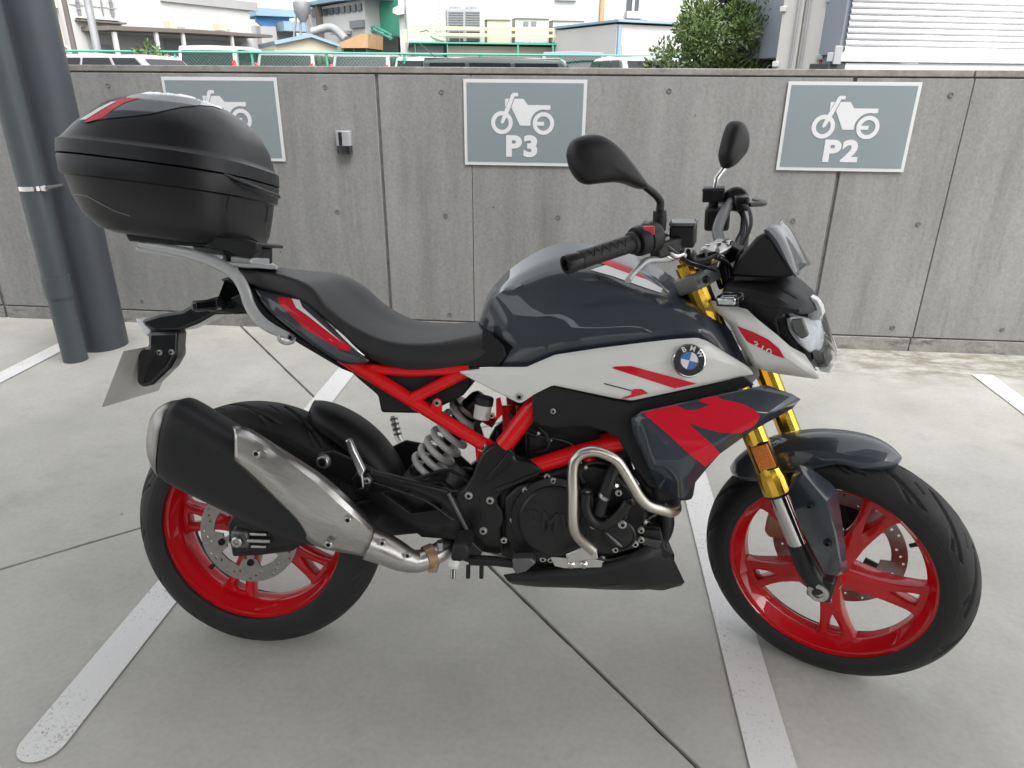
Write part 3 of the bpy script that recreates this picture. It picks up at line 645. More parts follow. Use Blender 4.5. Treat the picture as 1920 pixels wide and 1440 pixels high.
F.box('cabinet_window', (1050, 48), (1058, 60), 2.4, 2.44, 'bw_beige', e)
for k in range(4): F.box('pipe_riser', (775 + k * 4, 42 + 4 * (k % 2)), (777 + k * 4, 84), 1.8, 2.0, 'bw_brown' if k % 2 else 'bw_steel', e)
tube('pipe_run', [F.P(*F.at(785, 62), 2.2), F.P(*F.at(800, 60), 2.2), F.P(*F.at(808, 72), 2.2), F.P(*F.at(830, 80), 2.2)], .1, 'bw_beige', e, 'w', smooth=12)
F = Facade((1155, 38), (1330, 41)); e = building('white_garage', F, 'low white garage block with a beige shutter left of the round tree', 'garage')
F.box('wall', (1157, 45), (1330, 118), -6, 0, 'bw_white', e, z0=LZ); F.box('roof_edge', (1154, 41), (1330, 45), -6, .25, 'bw_bluegrey', e); F.box('shutter', (1166, 83), (1212, 118), .0, .06, 'bw_beige', e, z0=LZ); F.box('wall_pipe', (1158, 46), (1160, 118), 0, .12, 'bw_bluegrey', e, z0=LZ)
mir_ = wY(1260, 98, 28); mo = empty('traffic_mirror', (mir_[0], 28, LZ)); ORG['traffic_mirror'] = np.array([mir_[0], 28, LZ]); tag(mo, 'small round traffic mirror on a pole left of the round tree', 'mirror')
lathe('mirror_disc', [(.16, 0), (.15, .05), (0, .08)], (mir_[0], 28, mir_[2]), (0, -1, 0), 'bw_brown', mo, 'w', n=20); lathe('pole', [(.03, 0), (.03, mir_[2])], (mir_[0], 28.06, LZ - .2), (0, 0, 1), 'bw_steel', mo, 'w', n=8)

# ------------------------------------------------------------------ green wire fence
fe = empty('wire_fence', (0, 18.5, LZ)); ORG['wire_fence'] = np.array([0, 18.5, LZ]); tag(fe, 'green chain link fence with round posts in front of the parked cars', 'fence')
fa, fb = wY(60, 95, 17.5), wY(1275, 105, 19.5); fz = (fa[2] + fb[2]) / 2; fa[2] = fb[2] = fz
tube('top_rail', [fa, fb], .024, 'bw_teal', fe, 'w', n=8)
fd = fb - fa; fl_ = np.linalg.norm(fd); fd /= fl_
for px in (85, 188, 328, 472, 612, 758, 900, 1050, 1196, 1262):
    d = ray(px, 110); nrm = np.array([fd[1], -fd[0], 0]); t = np.dot(fa - CAM, nrm) / np.dot(d, nrm); p = CAM + d * t
    tube('post', [(p[0], p[1] + .03, LZ - .1), (p[0], p[1] + .03, fz + .02)], .03, 'bw_teal', fe, 'w', n=8)
gs = []; hgt = fz - LZ - .08; k = -hgt
while k < fl_:
    for sg in (0, 1):
        a0, a1 = max(0, -k), min(hgt, fl_ - k)
        if a1 - a0 > .05:
            z = (LZ + .04 + a0, LZ + .04 + a1) if sg == 0 else (LZ + .04 + hgt - a0, LZ + .04 + hgt - a1)
            p, q = fa + fd * (k + a0), fa + fd * (k + a1); gs.append(tube_geo([(p[0], p[1], z[0]), (q[0], q[1] + .004 * sg, z[1])], .0017, 3, False))
    k += .085
v, f = merge(*gs); wm = mk('wire_mesh', v, f, 'bw_teal', fe, 'w'); wm['kind'] = 'stuff'

# ------------------------------------------------------------------ parked vehicles
def car(name, label, cat, px, Y, L, W, H, head, colr, belt=.58, front=.30, rear=.12, tumble=.14, nose=.26, group='vehicles parked behind the wall', metal=.3, z0=LZ, lights=True, boxy=False, top=None):
    """head: direction the car faces, degrees from +X; built along its own x axis"""
    if top is not None: H = wY(px, top, Y)[2] - z0 - .03
    p = wY(px, 125, Y); mname = 'paint_' + name + '_' + str(px); mat(mname, colr, .3, metal, .8)
    c = np.array([p[0], Y, z0]); e = empty(name, tuple(c)); ORG[e.name] = c; tag(e, label, cat, group)
    ca, sa = math.cos(R_(head)), math.sin(R_(head))
    def T(x, y, z): return np.array([c[0] + x * ca - y * sa, c[1] + x * sa + y * ca, z0 + z])
    hb_ = H * belt; l2, w2 = L / 2, W / 2
    xr0, xr1 = -l2 + .05 * L, l2 - nose * L          # greenhouse foot
    tr0, tr1 = xr0 + rear * L, xr1 - (.05 if boxy else .16) * L
    prof = [(-l2, .32), (-l2 - .02, .45), (-l2 + .02, hb_ * .96), (xr0, hb_), (xr1, hb_), (l2 - .10 * L if not boxy else l2 - .02, hb_ * .95), (l2, hb_ * .72), (l2 + .02, .42), (l2 - .05, .25), (-l2 + .08, .22)]
    rows = []
    for yy, sc in ((-w2, .0), (-w2 * .96, .03), (w2 * .96, .03), (w2, 0)): pass
    n = len(prof); v = [T(x * .985, -w2, z * .97) for x, z in prof] + [T(x, -w2 * .93, z) for x, z in prof] + [T(x, w2 * .93, z) for x, z in prof] + [T(x * .985, w2, z * .97) for x, z in prof]
    f = [tuple(range(n)), tuple(range(4 * n - 1, 3 * n - 1, -1))]
    for k in range(3): f += [(k * n + i, k * n + (i + 1) % n, (k + 1) * n + (i + 1) % n, (k + 1) * n + i) for i in range(n)]
    mk('body', v, f, mname, e, 'w', bevel=.03)
    tw = w2 * (1 - tumble); bw = w2 * .95
    rise = [(0, 0), (.5, .5), (.86, .86), (.97, .97), (1, 1)]
    rings = []
    for t, inset in ((0, 0), (.45, .40), (.86, .80), (.96, 1.0), (1.0, 1.30)):
        x0_, x1_ = xr0 + (tr0 - xr0) * inset, xr1 + (tr1 - xr1) * inset; y_ = bw + (tw - bw) * inset; z_ = hb_ + (H - hb_) * t
        rings.append([T(x0_, -y_, z_), T(x0_ + .12, -y_ - .004, z_), T((x0_ + x1_) / 2, -y_ - .02, z_ + .03 * (t > .9)), T(x1_ - .12, -y_ - .004, z_), T(x1_, -y_, z_), T(x1_ + .05, 0, z_ + .02 * (t > .9)), T(x1_, y_, z_), T(x1_ - .12, y_ + .004, z_), T((x0_ + x1_) / 2, y_ + .02, z_ + .03 * (t > .9)), T(x0_ + .12, y_ + .004, z_), T(x0_, y_, z_), T(x0_ - .05, 0, z_ + .02 * (t > .9))])
    v, f = grid(rings, True); m_ = len(rings[0]); f.append(tuple(range((len(rings) - 1) * m_, len(rings) * m_)))
    mk('cabin', v, f, mname, e, 'w', bevel=.02, angle=40)
    def side(t0, t1, xa, xb, sg, off=.012):          # glass on the cabin flank
        out = []
        for t, xx in ((t0, xa), (t0, xb), (t1, xb), (t1, xa)):
            i_ = t * .93; x0_, x1_ = xr0 + (tr0 - xr0) * i_, xr1 + (tr1 - xr1) * i_; y_ = bw + (tw - bw) * i_ + .02 + off; out.append(T(x0_ + (x1_ - x0_) * xx, sg * y_, hb_ + (H - hb_) * t))
        return out
    for sg in (-1, 1):
        for xa, xb in ((.05, .30), (.33, .62), (.65, .95)): slab('side_window', side(.10, .90, xa, xb, sg), .008, 'glass_car', e, 'w', bevel=0, direction=tuple(np.array([-sa * sg, ca * sg, 0])))
    def end(t0, t1, rearend):
        out = []
        for t, yy in ((t0, -1), (t0, 0), (t0, 1), (t1, 1), (t1, 0), (t1, -1)):
            i_ = t * .93; xe = (xr0 + (tr0 - xr0) * i_ - .015 - (.05 if yy == 0 else .012)) if rearend else (xr1 + (tr1 - xr1) * i_ + .015 + (.05 if yy == 0 else .012)); y_ = (bw + (tw - bw) * i_) * .88; out.append(T(xe, yy * y_, hb_ + (H - hb_) * t))
        return out
    slab('rear_window', end(.08, .88, True), .008, 'glass_car', e, 'w', bevel=0, direction=(-ca, -sa, 0)); slab('windscreen', end(.08, .86, False), .008, 'glass_car', e, 'w', bevel=0, direction=(ca, sa, 0))
    for sg in (-1, 1):
        if lights: slab('tail_lamp', [T(xr0 - .03, sg * w2 * .80, hb_ * .86), T(xr0 - .03, sg * w2 * .95, hb_ * .86), T(xr0 + .04, sg * w2 * .90, hb_ + .62 * (H - hb_)), T(xr0 + .03, sg * w2 * .80, hb_ + .55 * (H - hb_))], .06, 'red_decal', e, 'w', bevel=.01, direction=(-ca, -sa, 0))
        for xx in (-l2 + .19 * L, l2 - .19 * L): lathe('wheel', [(.31, -.1), (.31, .08), (.22, .1), (.2, .07), (0, .07)], T(xx, sg * (w2 - .1), .31), (-sa * sg, ca * sg, 0), 'tyre_car', e, 'w', n=20)
    return e, T
W_ = (.52, .52, .52); SV = (.20, .21, .23)
car('parked_car', 'silver sedan seen side on at the far left beside the roof post', 'car', 190, 15.5, 4.4, 1.7, 1.52, 178, (.38, .36, .42), nose=.24, rear=.16, top=101)
car('parked_car', 'white hatchback behind the fence next to the green weeds', 'car', 300, 25, 3.9, 1.65, 1.55, 75, W_, rear=.14, top=104)
car('parked_car', 'small white car with dark glass left of the white minivan', 'car', 262, 27, 3.9, 1.65, 1.6, 80, W_, top=106)
car('parked_van', 'tall white minivan with its big rear window towards us', 'van', 432, 23.5, 4.6, 1.78, 1.98, 98, W_, rear=.04, boxy=True, tumble=.1, belt=.52, top=89)
car('parked_car', 'dark small car just right of the white minivan', 'car', 512, 27, 3.6, 1.6, 1.6, 95, (.08, .09, .09), top=112)
car('parked_car', 'silver estate car with red tail lamps in front of the gabled shed', 'car', 570, 22.5, 4.4, 1.75, 1.66, 95, SV, rear=.08, top=99)
car('parked_car', 'tiny far white car between two silver cars', 'car', 640, 31, 3.6, 1.6, 1.48, 92, W_, top=112)
car('parked_car', 'silver hatchback with a red rear stripe in front of the green entrance', 'car', 702, 22, 4.1, 1.72, 1.68, 93, (.24, .24, .26), rear=.1, top=101)
car('parked_car', 'pale far car between the silver hatchback and the white kei van', 'car', 765, 28, 3.9, 1.65, 1.52, 90, (.45, .47, .48), top=110)
car('parked_van', 'white low van just left of the dark green box wagon', 'van', 826, 20, 3.4, 1.48, 1.62, 80, W_, boxy=True, rear=.05, top=108)
jw, TJ = car('box_wagon', 'dark green boxy off-road wagon seen side on, nearest to the wall', 'car', 985, 12.5, 3.5, 1.6, 1.58, 2, (.035, .05, .045), boxy=True, rear=.015, tumble=.08, nose=.28, belt=.55, metal=.1, top=109)
JH = wY(985, 109, 12.5)[2] - LZ - .03
tube('antenna', [TJ(-1.35, -.5, JH), TJ(-1.62, -.5, JH + .22)], .008, 'bw_dark', jw, 'w', n=6); slab('roof_sky_sheen', [TJ(-1.56, -.74, JH + .002), TJ(.55, -.72, JH + .002), TJ(.55, .72, JH + .002), TJ(-1.56, .74, JH + .012)], .012, 'bw_steel', jw, 'w', direction=(0, 0, 1), bevel=.004)  # pale roof sheet: the sky's reflection is put into its colour
car('parked_van', 'grey minivan whose roof rises behind the dark green box wagon', 'van', 1072, 21, 4.6, 1.75, 1.95, 92, (.2, .22, .24), boxy=True, top=99)
car('parked_car', 'white rounded car at the right end of the fence', 'car', 1182, 17.5, 4.0, 1.7, 1.56, 110, W_, rear=.15, top=107)

# ------------------------------------------------------------------ trees and weeds
def leaf_mat(name, c1, c2):
    m = mat(name, c1, .5, 0, 0, col2=c2, vscale=3.5); m.node_tree.nodes['Principled BSDF'].inputs['Subsurface Weight'].default_value = 0; return m
leaf_mat('leaf_bright', (.05, .09, .024), (.13, .20, .055)); leaf_mat('leaf_dark', (.025, .05, .02), (.06, .10, .035)); mat('bark', (.09, .07, .05), .9, var=.3, vscale=12)
def tree(name, label, c, h, rx, ry, zc, rz, n, lf, m, trunk=.07, seed=1):
    r = random.Random(seed); c = np.array(c, float); e = empty(name, tuple(c)); ORG[e.name] = c; tag(e, label, 'tree')
    tube('trunk', [c, c + (.03, .02, h * .35), c + (-.04, .03, h * .7)], [trunk, trunk * .75, trunk * .3], 'bark', e, 'w', n=10)
    for k in range(6):
        a = r.uniform(0, 6.28); z_ = h * r.uniform(.3, .6); tube('limb', [c + (0, .02, z_), c + (math.cos(a) * rx * .35, math.sin(a) * ry * .35, z_ + rz * .4), c + (math.cos(a) * rx * .7, math.sin(a) * ry * .7, z_ + rz * .7)], [trunk * .5, trunk * .3, trunk * .1], 'bark', e, 'w', n=7)
    cl = []
    for k in range(70):
        while True:
            p = np.array([r.uniform(-1, 1), r.uniform(-1, 1), r.uniform(-1, 1)])
            if .35 < np.linalg.norm(p) < 1: break
        cl.append((np.array([p[0] * rx, p[1] * ry, p[2] * rz]), r.uniform(.16, .34) * rx))
    V = []; Fc = []
    for k in range(n):
        cc_, cr2 = cl[r.randrange(len(cl))]; d = np.array([r.gauss(0, 1), r.gauss(0, 1), r.gauss(0, 1)]); d /= np.linalg.norm(d); pos = c + (0, 0, zc) + cc_ + d * cr2 * r.uniform(.6, 1.1)
        L_ = lf * r.uniform(.7, 1.4); t = d + np.array([r.uniform(-.6, .6), r.uniform(-.6, .6), r.uniform(-.2, .9)]); t /= np.linalg.norm(t); sd = np.cross(t, (r.uniform(-1, 1), r.uniform(-1, 1), r.uniform(-1, 1))); sd /= np.linalg.norm(sd) + 1e-9
        i = len(V); V += [pos, pos + t * L_ * .45 + sd * L_ * .2, pos + t * L_, pos + t * L_ * .45 - sd * L_ * .2]; Fc.append((i, i + 1, i + 2, i + 3))
    mk('crown', V, Fc, m, e, 'w', angle=180)
p = wY(1350, 100, 9.5); tree('round_tree', 'bright green bushy tree standing just behind the wall left of the truck', (p[0], 9.5, LZ), 1.6, .60, .5, 1.42, .64, 17000, .055, M['leaf_bright'], .05, 3)
p = wY(1385, 60, 13); tree('evergreen_tree', 'dark tall evergreen rising behind the bright bushy tree', (p[0], 13, LZ), 3, .42, .4, 2.7, 1.1, 6500, .11, M['leaf_dark'], .08, 5)
p = wY(1436, 60, 12); tree('evergreen_tree', 'dark tall evergreen beside the grey truck body', (p[0], 12, LZ), 3, .38, .4, 2.5, 1.2, 6500, .10, M['leaf_dark'], .08, 8)
for px, Y, sd, lb in ((283, 17.2, 11, 'green weed tuft climbing the fence right of the silver sedan'), (1243, 16, 12, 'green weed tuft at the right end of the fence')):
    p = wY(px, 105, Y); tree('fence_weed', lb, (p[0], Y, LZ), .9, .35, .15, p[2] - LZ - .05, .28, 260, .12, M['leaf_bright'], .02, sd)

# ------------------------------------------------------------------ truck bodies on the right
mat('truck_grey', (.42, .41, .39), .5, var=.05, vscale=1.5); mat('slat_white', (.66, .66, .67), .45, var=.03, vscale=2); mat('truck_slate', (.22, .25, .29), .5); mat('truck_red', (.35, .05, .03), .6, var=.3, vscale=20)
F = Facade((1452, 8.2), (1552, 7.9)); c = F.P(F.L / 2, LZ, 0); tk_ = empty('container_truck', tuple(c)); ORG[tk_.name] = c; tag(tk_, 'grey truck container with double doors and hinges right of the trees', 'truck')
u0, u1 = F.at(1452, 129)[0], F.at(1540, 129)[0]
def fb(name, ua, ub, za, zb, w0, w1, m, bevel=.006):
    v = [F.P(u, z, w) for z in (za, zb) for u, w in ((ua, w0), (ub, w0), (ub, w1), (ua, w1))]
    return mk(name, v, [(0, 3, 2, 1), (4, 5, 6, 7), (0, 1, 5, 4), (1, 2, 6, 5), (2, 3, 7, 6), (3, 0, 4, 7)], m, tk_, 'w', bevel=bevel)
um = u0 + (u1 - u0) * .46
fb('body', u0, u1, .9, 3.4, -4, -.03, 'truck_grey'); fb('door', u0, um - .008, .92, 3.38, -.028, 0, 'truck_grey'); fb('door', um + .008, u1 - .03, .92, 3.38, -.028, 0, 'truck_grey')
for d_ in (-.05, .05): tube('lock_rod', [F.P(um + d_, .95, .02), F.P(um + d_, 3.3, .02)], .012, 'bw_steel', tk_, 'w', n=8)
for z_ in (1.45, 1.95, 2.4): fb('hinge', u0 - .02, u0 + .04, z_, z_ + .05, 0, .03, 'bw_white'); fb('hinge', u1 - .05, u1 + .01, z_ + .06, z_ + .11, 0, .03, 'bw_steel')
fb('red_trim', u1 - .028, u1 - .006, .92, 3.38, -.02, .012, 'truck_red', .002); fb('corner_post', u1 + .002, u1 + .09, .9, 3.4, -.3, .02, 'truck_slate')
for dx in (.25, .85):
    for w_ in (-.4, -3.2): lathe('wheel', [(.4, -.12), (.4, .12), (.25, .14), (0, .1)], F.P(u0 + dx * (u1 - u0), .65, w_), tuple(F.u), 'tyre_car', tk_, 'w', n=20)
fb('chassis', u0 + .1, u1 - .1, .66, .9, -3.9, -.1, 'bw_dark')
F = Facade((1572, 7.6), (1990, 8.2)); c = F.P(F.L / 2, LZ, 0); st_k = empty('shutter_truck', tuple(c)); ORG[st_k.name] = c; tag(st_k, 'white truck body with a ribbed roller shutter at the right edge', 'truck'); tk_ = st_k
fb('body', 0, F.L, 1.55, 3.3, -2.2, -.03, 'truck_slate'); 
zb = F.at(1600, 98)[1]; pitch = .052; k = 0
while zb + k * pitch < 2.9:
    z_ = zb + k * pitch; rows = [[F.P(u, z_ + pitch * t, w) for u in (.03, F.L)] for t, w in ((0, -.004), (.12, .012), (.5, .020), (.8, .012), (.93, -.004))]
    v, f = grid(rows); mk('slat', v, f, 'slat_white', tk_, 'w', angle=60, solid=-.004); k += 1
fb('rail', -.10, F.L, F.at(1600, 117)[1] + .004, zb - .004, -.05, .05, 'slat_white'); fb('sill_beam', .06, F.L, F.at(1700, 131)[1] - .02, F.at(1700, 119)[1], -.4, .02, 'slat_white')
fb('corner_bracket', -.10, -.02, F.at(1600, 117)[1] - .02, zb + .05, .05, .07, 'bw_steel', .004); fb('lamp_cluster', -.12, .05, F.at(1600, 131)[1] - .02, F.at(1600, 119)[1], -.3, .03, 'bw_dark'); fb('chassis', .3, F.L, .7, 1.28, -2, -.4, 'bw_dark')
for uu in (.6, 1.5): lathe('wheel', [(.4, -.12), (.4, .12), (.25, .14), (0, .1)], F.P(uu, .65, -.3), tuple(F.w), 'tyre_car', tk_, 'w', n=20)
# ================================================================== MOTORCYCLE
bike = empty('motorcycle'); bike.matrix_world = Matrix([[*BM[i], BO[i]] for i in range(3)] + [[0, 0, 0, 1]])
tag(bike, 'grey, white and red naked motorcycle with gold fork and red wheels leaning on its stand', 'motorcycle')
BB = bike

# ---------------------------------------------------------------- wheels
def tyre_mesh(c, R, hw, Rc, hh, amax, bead, K, dirn, n=1080, na=84):
    al = np.radians(np.linspace(-amax, amax, na)); th = np.linspace(0, 2 * np.pi, n, endpoint=False)
    A, T = np.meshgrid(al, th, indexing='ij'); ad = np.degrees(np.abs(A)); sd_ = np.sign(A)
    depth = np.zeros_like(A)
    per = 2 * np.pi / K
    def groove(a0, a1, L, ph, w, dep, pw):
        nonlocal depth
        t = np.clip((ad - a0) / (a1 - a0), 0, 1); tc = L * t ** pw
        side = np.where(sd_ > 0, .5 * per, 0)
        d = (dirn * T - tc - ph * per - side) % per; d = np.minimum(d, per - d) * R
        slope = np.maximum(L * pw * np.maximum(t, .02) ** (pw - 1) / np.radians(a1 - a0) * R / hh, .15)
        perp = d / np.sqrt(1 + slope ** 2)
        inside = (ad > a0) & (ad < a1)
        g_ = np.where(inside, np.clip(1 - (perp / w) ** 2, 0, 1), 0) * dep
        depth = np.maximum(depth, np.sqrt(g_ / dep) * dep if dep else 0)
    groove(5, 56, .50, 0, .0042, .0055, 1.25)
    groove(28, 66, .20, .45, .0034, .0045, 1.1)
    groove(16, 30, .10, .75, .0020, .0028, 1.0)
    for a0_, w_, d_ in ((74, 1.6, .0011), (83, 1.2, .0009), (96, 2.2, .0012)): depth = depth - d_ * np.clip(1 - ((ad - a0_) / w_) ** 2, 0, 1)
    r = Rc + hh * np.cos(A) - depth * np.cos(A); y = hw * np.sin(A) - depth * np.sin(A) * .6
    rows = []
    rows.append([np.array([c[0] + bead[0] * math.cos(t), -bead[1], c[2] + bead[0] * math.sin(t)]) for t in th])
    for i in range(na): rows.append([np.array([c[0] + r[i, j] * math.cos(th[j]), y[i, j], c[2] + r[i, j] * math.sin(th[j])]) for j in range(n)])
    rows.append([np.array([c[0] + bead[0] * math.cos(t), bead[1], c[2] + bead[0] * math.sin(t)]) for t in th])
    return grid(rows, True)
def make_wheel(name, c, w, spoke0, fr, tyre_args, disc_r, disc_y, disc_in, front):
    e = empty(name, parent=BB)
    v, f = tyre_mesh(c, *tyre_args); mk('tyre', v, f, 'rubber', e, fr, angle=60)
    # rim: flange, lip, drop centre barrel
    pr = [(.2235, -w), (.229, -w - .001), (.2305, -w + .002), (.2275, -w + .0075), (.2225, -w + .009), (.2190, -w + .003), (.2155, -w + .0045), (.2125, -w + .012), (.2035, -w + .021), (.1985, -w + .030), (.195, -.012), (.195, .012), (.1985, w - .030), (.2035, w - .021), (.2125, w - .012), (.2155, w - .0045), (.2190, w - .003), (.2225, w - .009), (.2275, w - .0075), (.2305, w - .002), (.229, w + .001), (.2235, w)]
    pr = pr[:5] + [(.2215, -w + .003)] + pr[6:16] + [(.2215, w - .003)] + pr[17:]
    lathe('rim', [(r, h) for r, h in pr] + [(.210, w - .02), (.207, 0), (.210, -w + .02)], c, (0, 1, 0), 'red_rim', e, fr, n=128, closed=True, angle=28)
    # spokes: tapered, split near the rim
    up = [(.030, .022), (.06, .0205), (.095, .0185), (.125, .0205), (.15, .0255), (.175, .0325), (.188, .039), (.197, .048), (.203, .053)]
    lo = [(.203, -.044), (.196, -.040), (.186, -.033), (.172, -.0285), (.15, -.0255), (.125, -.0225), (.095, -.0205), (.06, -.0225), (.030, -.026)]
    slot = [(.118, .001), (.145, .0115), (.170, .0190), (.1875, .0225), (.190, .004), (.188, -.0165), (.170, -.0150), (.145, -.0095)]
    v0, f0 = flat_geo([up + lo, slot], .034, .004)
    for k in range(5):
        a = R_(spoke0 + 72 * k); ca, sa = math.cos(a), math.sin(a)
        vv = []
        for p in v0:
            yy = p[2] * (1.7 - 4.6 * max(0, p[0] - .03) if p[0] < .19 else .95)
            if front: yy -= .020 * max(0, 1 - (p[0] / .17)) 
            vv.append(np.array([c[0] + p[0] * ca - p[1] * sa, yy, c[2] + p[0] * sa + p[1] * ca]))
        mk('spoke', vv, f0, 'red_rim', e, fr, angle=40)
    hy = .062 if front else .07
    lathe('hub', [(.020, -hy), (.036, -hy), (.040, -hy + .006), (.040, -.03), (.046, -.02), (.046, .02), (.040, .03), (.040, hy - .006), (.036, hy), (.020, hy)], c, (0, 1, 0), 'red_rim', e, fr, n=40)
    # drilled disc with scalloped carrier
    loops = [circ2((0, 0), disc_r, 96)]
    ri = disc_r - .034; inner = []
    for k in range(120):
        a = 2 * math.pi * k / 120; lobe = max(0, math.cos(6 * a / 2 * 2 / 2 * 1.0)) 
        inner.append(((ri - (.0 if (k % 24) < 13 else .022)) * math.cos(a), (ri - (.0 if (k % 24) < 13 else .022)) * math.sin(a)))
    loops.append(list(reversed(inner)))
    nh = 12
    for k in range(nh):
        for r2, da in ((disc_r - .008, 0), (disc_r - .015, .13), (disc_r - .022, .26)):
            a = 2 * math.pi * k / nh + da; loops.append(circ2((r2 * math.cos(a), r2 * math.sin(a)), .0033, 8))
    v1, f1 = flat_geo(loops, .0045)
    mk('brake_disc', [np.array([c[0] + p[0], disc_y + p[2], c[2] + p[1]]) for p in v1], f1, 'disc_steel', e, fr)
    gs = []
    for k in range(5):
        a = 2 * math.pi * ((k * 24 + 18.5) / 120); d = np.array([math.cos(a), 0, math.sin(a)]); n_ = np.array([-math.sin(a), 0, math.cos(a)])
        gs.append(obox_geo(c + d * (ri - .030) + np.array([0, disc_y, 0]), d, n_, (0, 1, 0), (.022, .0085, .0022)))
        bolt(c + d * (ri - .014) + np.array([0, disc_y - (.004 if disc_y < 0 else -.004), 0]), .0065, (0, -1 if disc_y < 0 else 1, 0), e, fr, 'black_metal')
    v2, f2 = merge(*gs, lathe_geo([(.03, -.004), (.045, -.004), (.045, .004), (.03, .004)], c + np.array([0, disc_y, 0]), (0, 1, 0), 32, True))
    mk('disc_carrier', v2, f2, 'disc_steel' if not front else 'black_metal', e, fr)
    return e
def bolt(c, r, ax, parent, fr='b', m='steel', h=.006):
    """socket head cap screw with a hollow hex recess and washer flange"""
    ax = np.array(ax, float); ax /= np.linalg.norm(ax); c = np.array(c, float)
    o = lathe('bolt', [(r * 1.3, -.001), (r * 1.3, .0015), (r, .0018), (r, h * .85), (r * .88, h), (r * .62, h), (r * .56, h * .3), (0, h * .25)], c, ax, m, parent, fr, n=14, angle=30)
    o.data.materials.append(M['inner_black']); cc_ = (steer(c) if fr == 's' else c) - ORG.get(o.name, np.zeros(3)); a2 = SM @ ax if fr == 's' else ax
    for p in o.data.polygons:
        d = np.array(p.center) - cc_; hh_ = np.dot(d, a2); rr_ = np.linalg.norm(d - a2 * hh_)
        if rr_ < r * .60 and hh_ > 0: p.material_index = 1  # socket faces coloured black, standing in for the shade in the recess
    return o
RIGHT = np.array([0, -1., 0])
tr = (.306, .0755, .2375, .0685, 104, (.2255, .0545), 14, -1)
tf = (.293, .0565, .2405, .0525, 112, (.2255, .0430), 13, -1)
rw = make_wheel('rear_wheel', RC, .056, -38, 'b', tr, .120, -.078, None, False)
fw_ = make_wheel('front_wheel', FC, .0445, -9, 's', tf, .150, .072, None, True)
pv = b(400, 1060, -.03); d_ = (RC - pv); d_[1] = 0; d_ /= np.linalg.norm(d_)
tube('valve_stem', [pv - d_ * .01, pv + d_ * .024, pv + d_ * .030 + np.array([.004, -.012, 0])], [.0055, .0045, .0042], 'rubber', rw)
pv = s(1722, 1020, -.0); d_ = (FC - pv); d_[1] = 0; d_ /= np.linalg.norm(d_)
tube('valve_stem', [pv - d_ * .012, pv + d_ * .018], [.0055, .0045], 'rubber', fw_, 's')

# ---------------------------------------------------------------- rear end: swingarm, axle, hugger
sw = empty('swingarm', parent=BB)
arm_pts = lambda y: [b(860, 925, y), b(905, 960, y), b(880, 1010, y), b(800, 1000, y), b(700, 1010, y), b(610, 1018, y), b(520, 1030, y), b(445, 1040, y), b(425, 1012, y), b(440, 985, y), b(520, 975, y), b(620, 955, y), b(700, 935, y), b(780, 915, y)]
slab('arm', arm_pts(-.115), .028, 'black_metal', sw, bevel=.006)
slab('arm', [p * np.array([1, -1, 1]) for p in arm_pts(-.115)], -.028, 'black_metal', sw, bevel=.006)
slab('arm_brace', [b(740, 905, -.085), b(830, 900, -.085), b(870, 935, -.085), b(800, 985, -.085), b(740, 960, -.085)], .17, 'black_metal', sw, bevel=.008)
slab('chain_guard', [b(735, 838, .10), b(760, 826, .10), b(790, 832, .10), b(860, 852, .10), b(880, 870, .10), b(905, 900, .10), b(740, 910, .10), b(690, 880, .10)], .012, 'black_plastic', sw, bevel=.003)
ax0 = b(447, 1014, -.128)
lathe('axle_nut', [(.013, -.004), (.013, .010), (.0105, .012), (.0075, .012), (.007, .003), (0, .003)], ax0, RIGHT, 'steel', sw, n=8, angle=30)
obox('axle_block', ax0 + np.array([0, .012, 0]), (1, 0, .03), (0, 1, 0), (-.03, 0, 1), (.021, .008, .021), 'clamp_grey', sw, bevel=.006)
tube('chain_adjuster', [ax0 + np.array([.02, .004, 0]), ax0 + np.array([.075, .004, .002])], .0045, 'steel', sw)
obox('adjuster_plate', ax0 + np.array([.045, .008, .016]), (1, 0, .03), (0, 1, 0), (-.03, 0, 1), (.02, .004, .003), 'steel', sw, bevel=.001)
obox('adjuster_plate', ax0 + np.array([.045, .008, -.014]), (1, 0, .03), (0, 1, 0), (-.03, 0, 1), (.018, .004, .003), 'steel', sw, bevel=.001)
slab('caliper_bracket', [b(435, 1045, -.098), b(425, 985, -.098), b(440, 955, -.098), b(480, 960, -.098), b(540, 985, -.098), b(570, 1020, -.098), b(545, 1035, -.098), b(490, 1042, -.098)], .03, 'black_metal', sw, bevel=.006)
slab('rear_caliper', [b(432, 950, -.12), b(470, 940, -.12), b(520, 965, -.12), b(525, 1000, -.12), b(480, 1000, -.12), b(440, 990, -.12)], .045, 'black_metal', sw, bevel=.006)
def polar(c, r, a, y): return np.array([c[0] + r * math.cos(R_(a)), y, c[2] + r * math.sin(R_(a))])
hug = [[polar(RC, r0 + dr, a, yy) for a, r0, tap in ((66, .338, .25), (62, .344, .7), (55, .352, .95), (46, .362, 1), (36, .372, 1), (27, .376, 1), (20, .374, .95))] for dr, yy in ((.006, 0),)]
angs = [(66.5, .338, .15), (64, .341, .55), (58, .348, .85), (48, .358, 1), (38, .367, 1), (28, .372, 1), (19, .372, 1)]
rows = []
for yn, dr in ((-1, -.045), (-.97, -.02), (-.82, -.004), (-.5, .006), (0, .010), (.5, .006), (.82, -.004), (.97, -.02), (1, -.045)):
    rows.append(crom([polar(RC, r0 + dr * (.5 + .5 * t), a, yn * .075 * t) for a, r0, t in angs], 28))
v, f = grid(rows); mk('rear_hugger', v, f, 'black_plastic', BB, solid=.003)

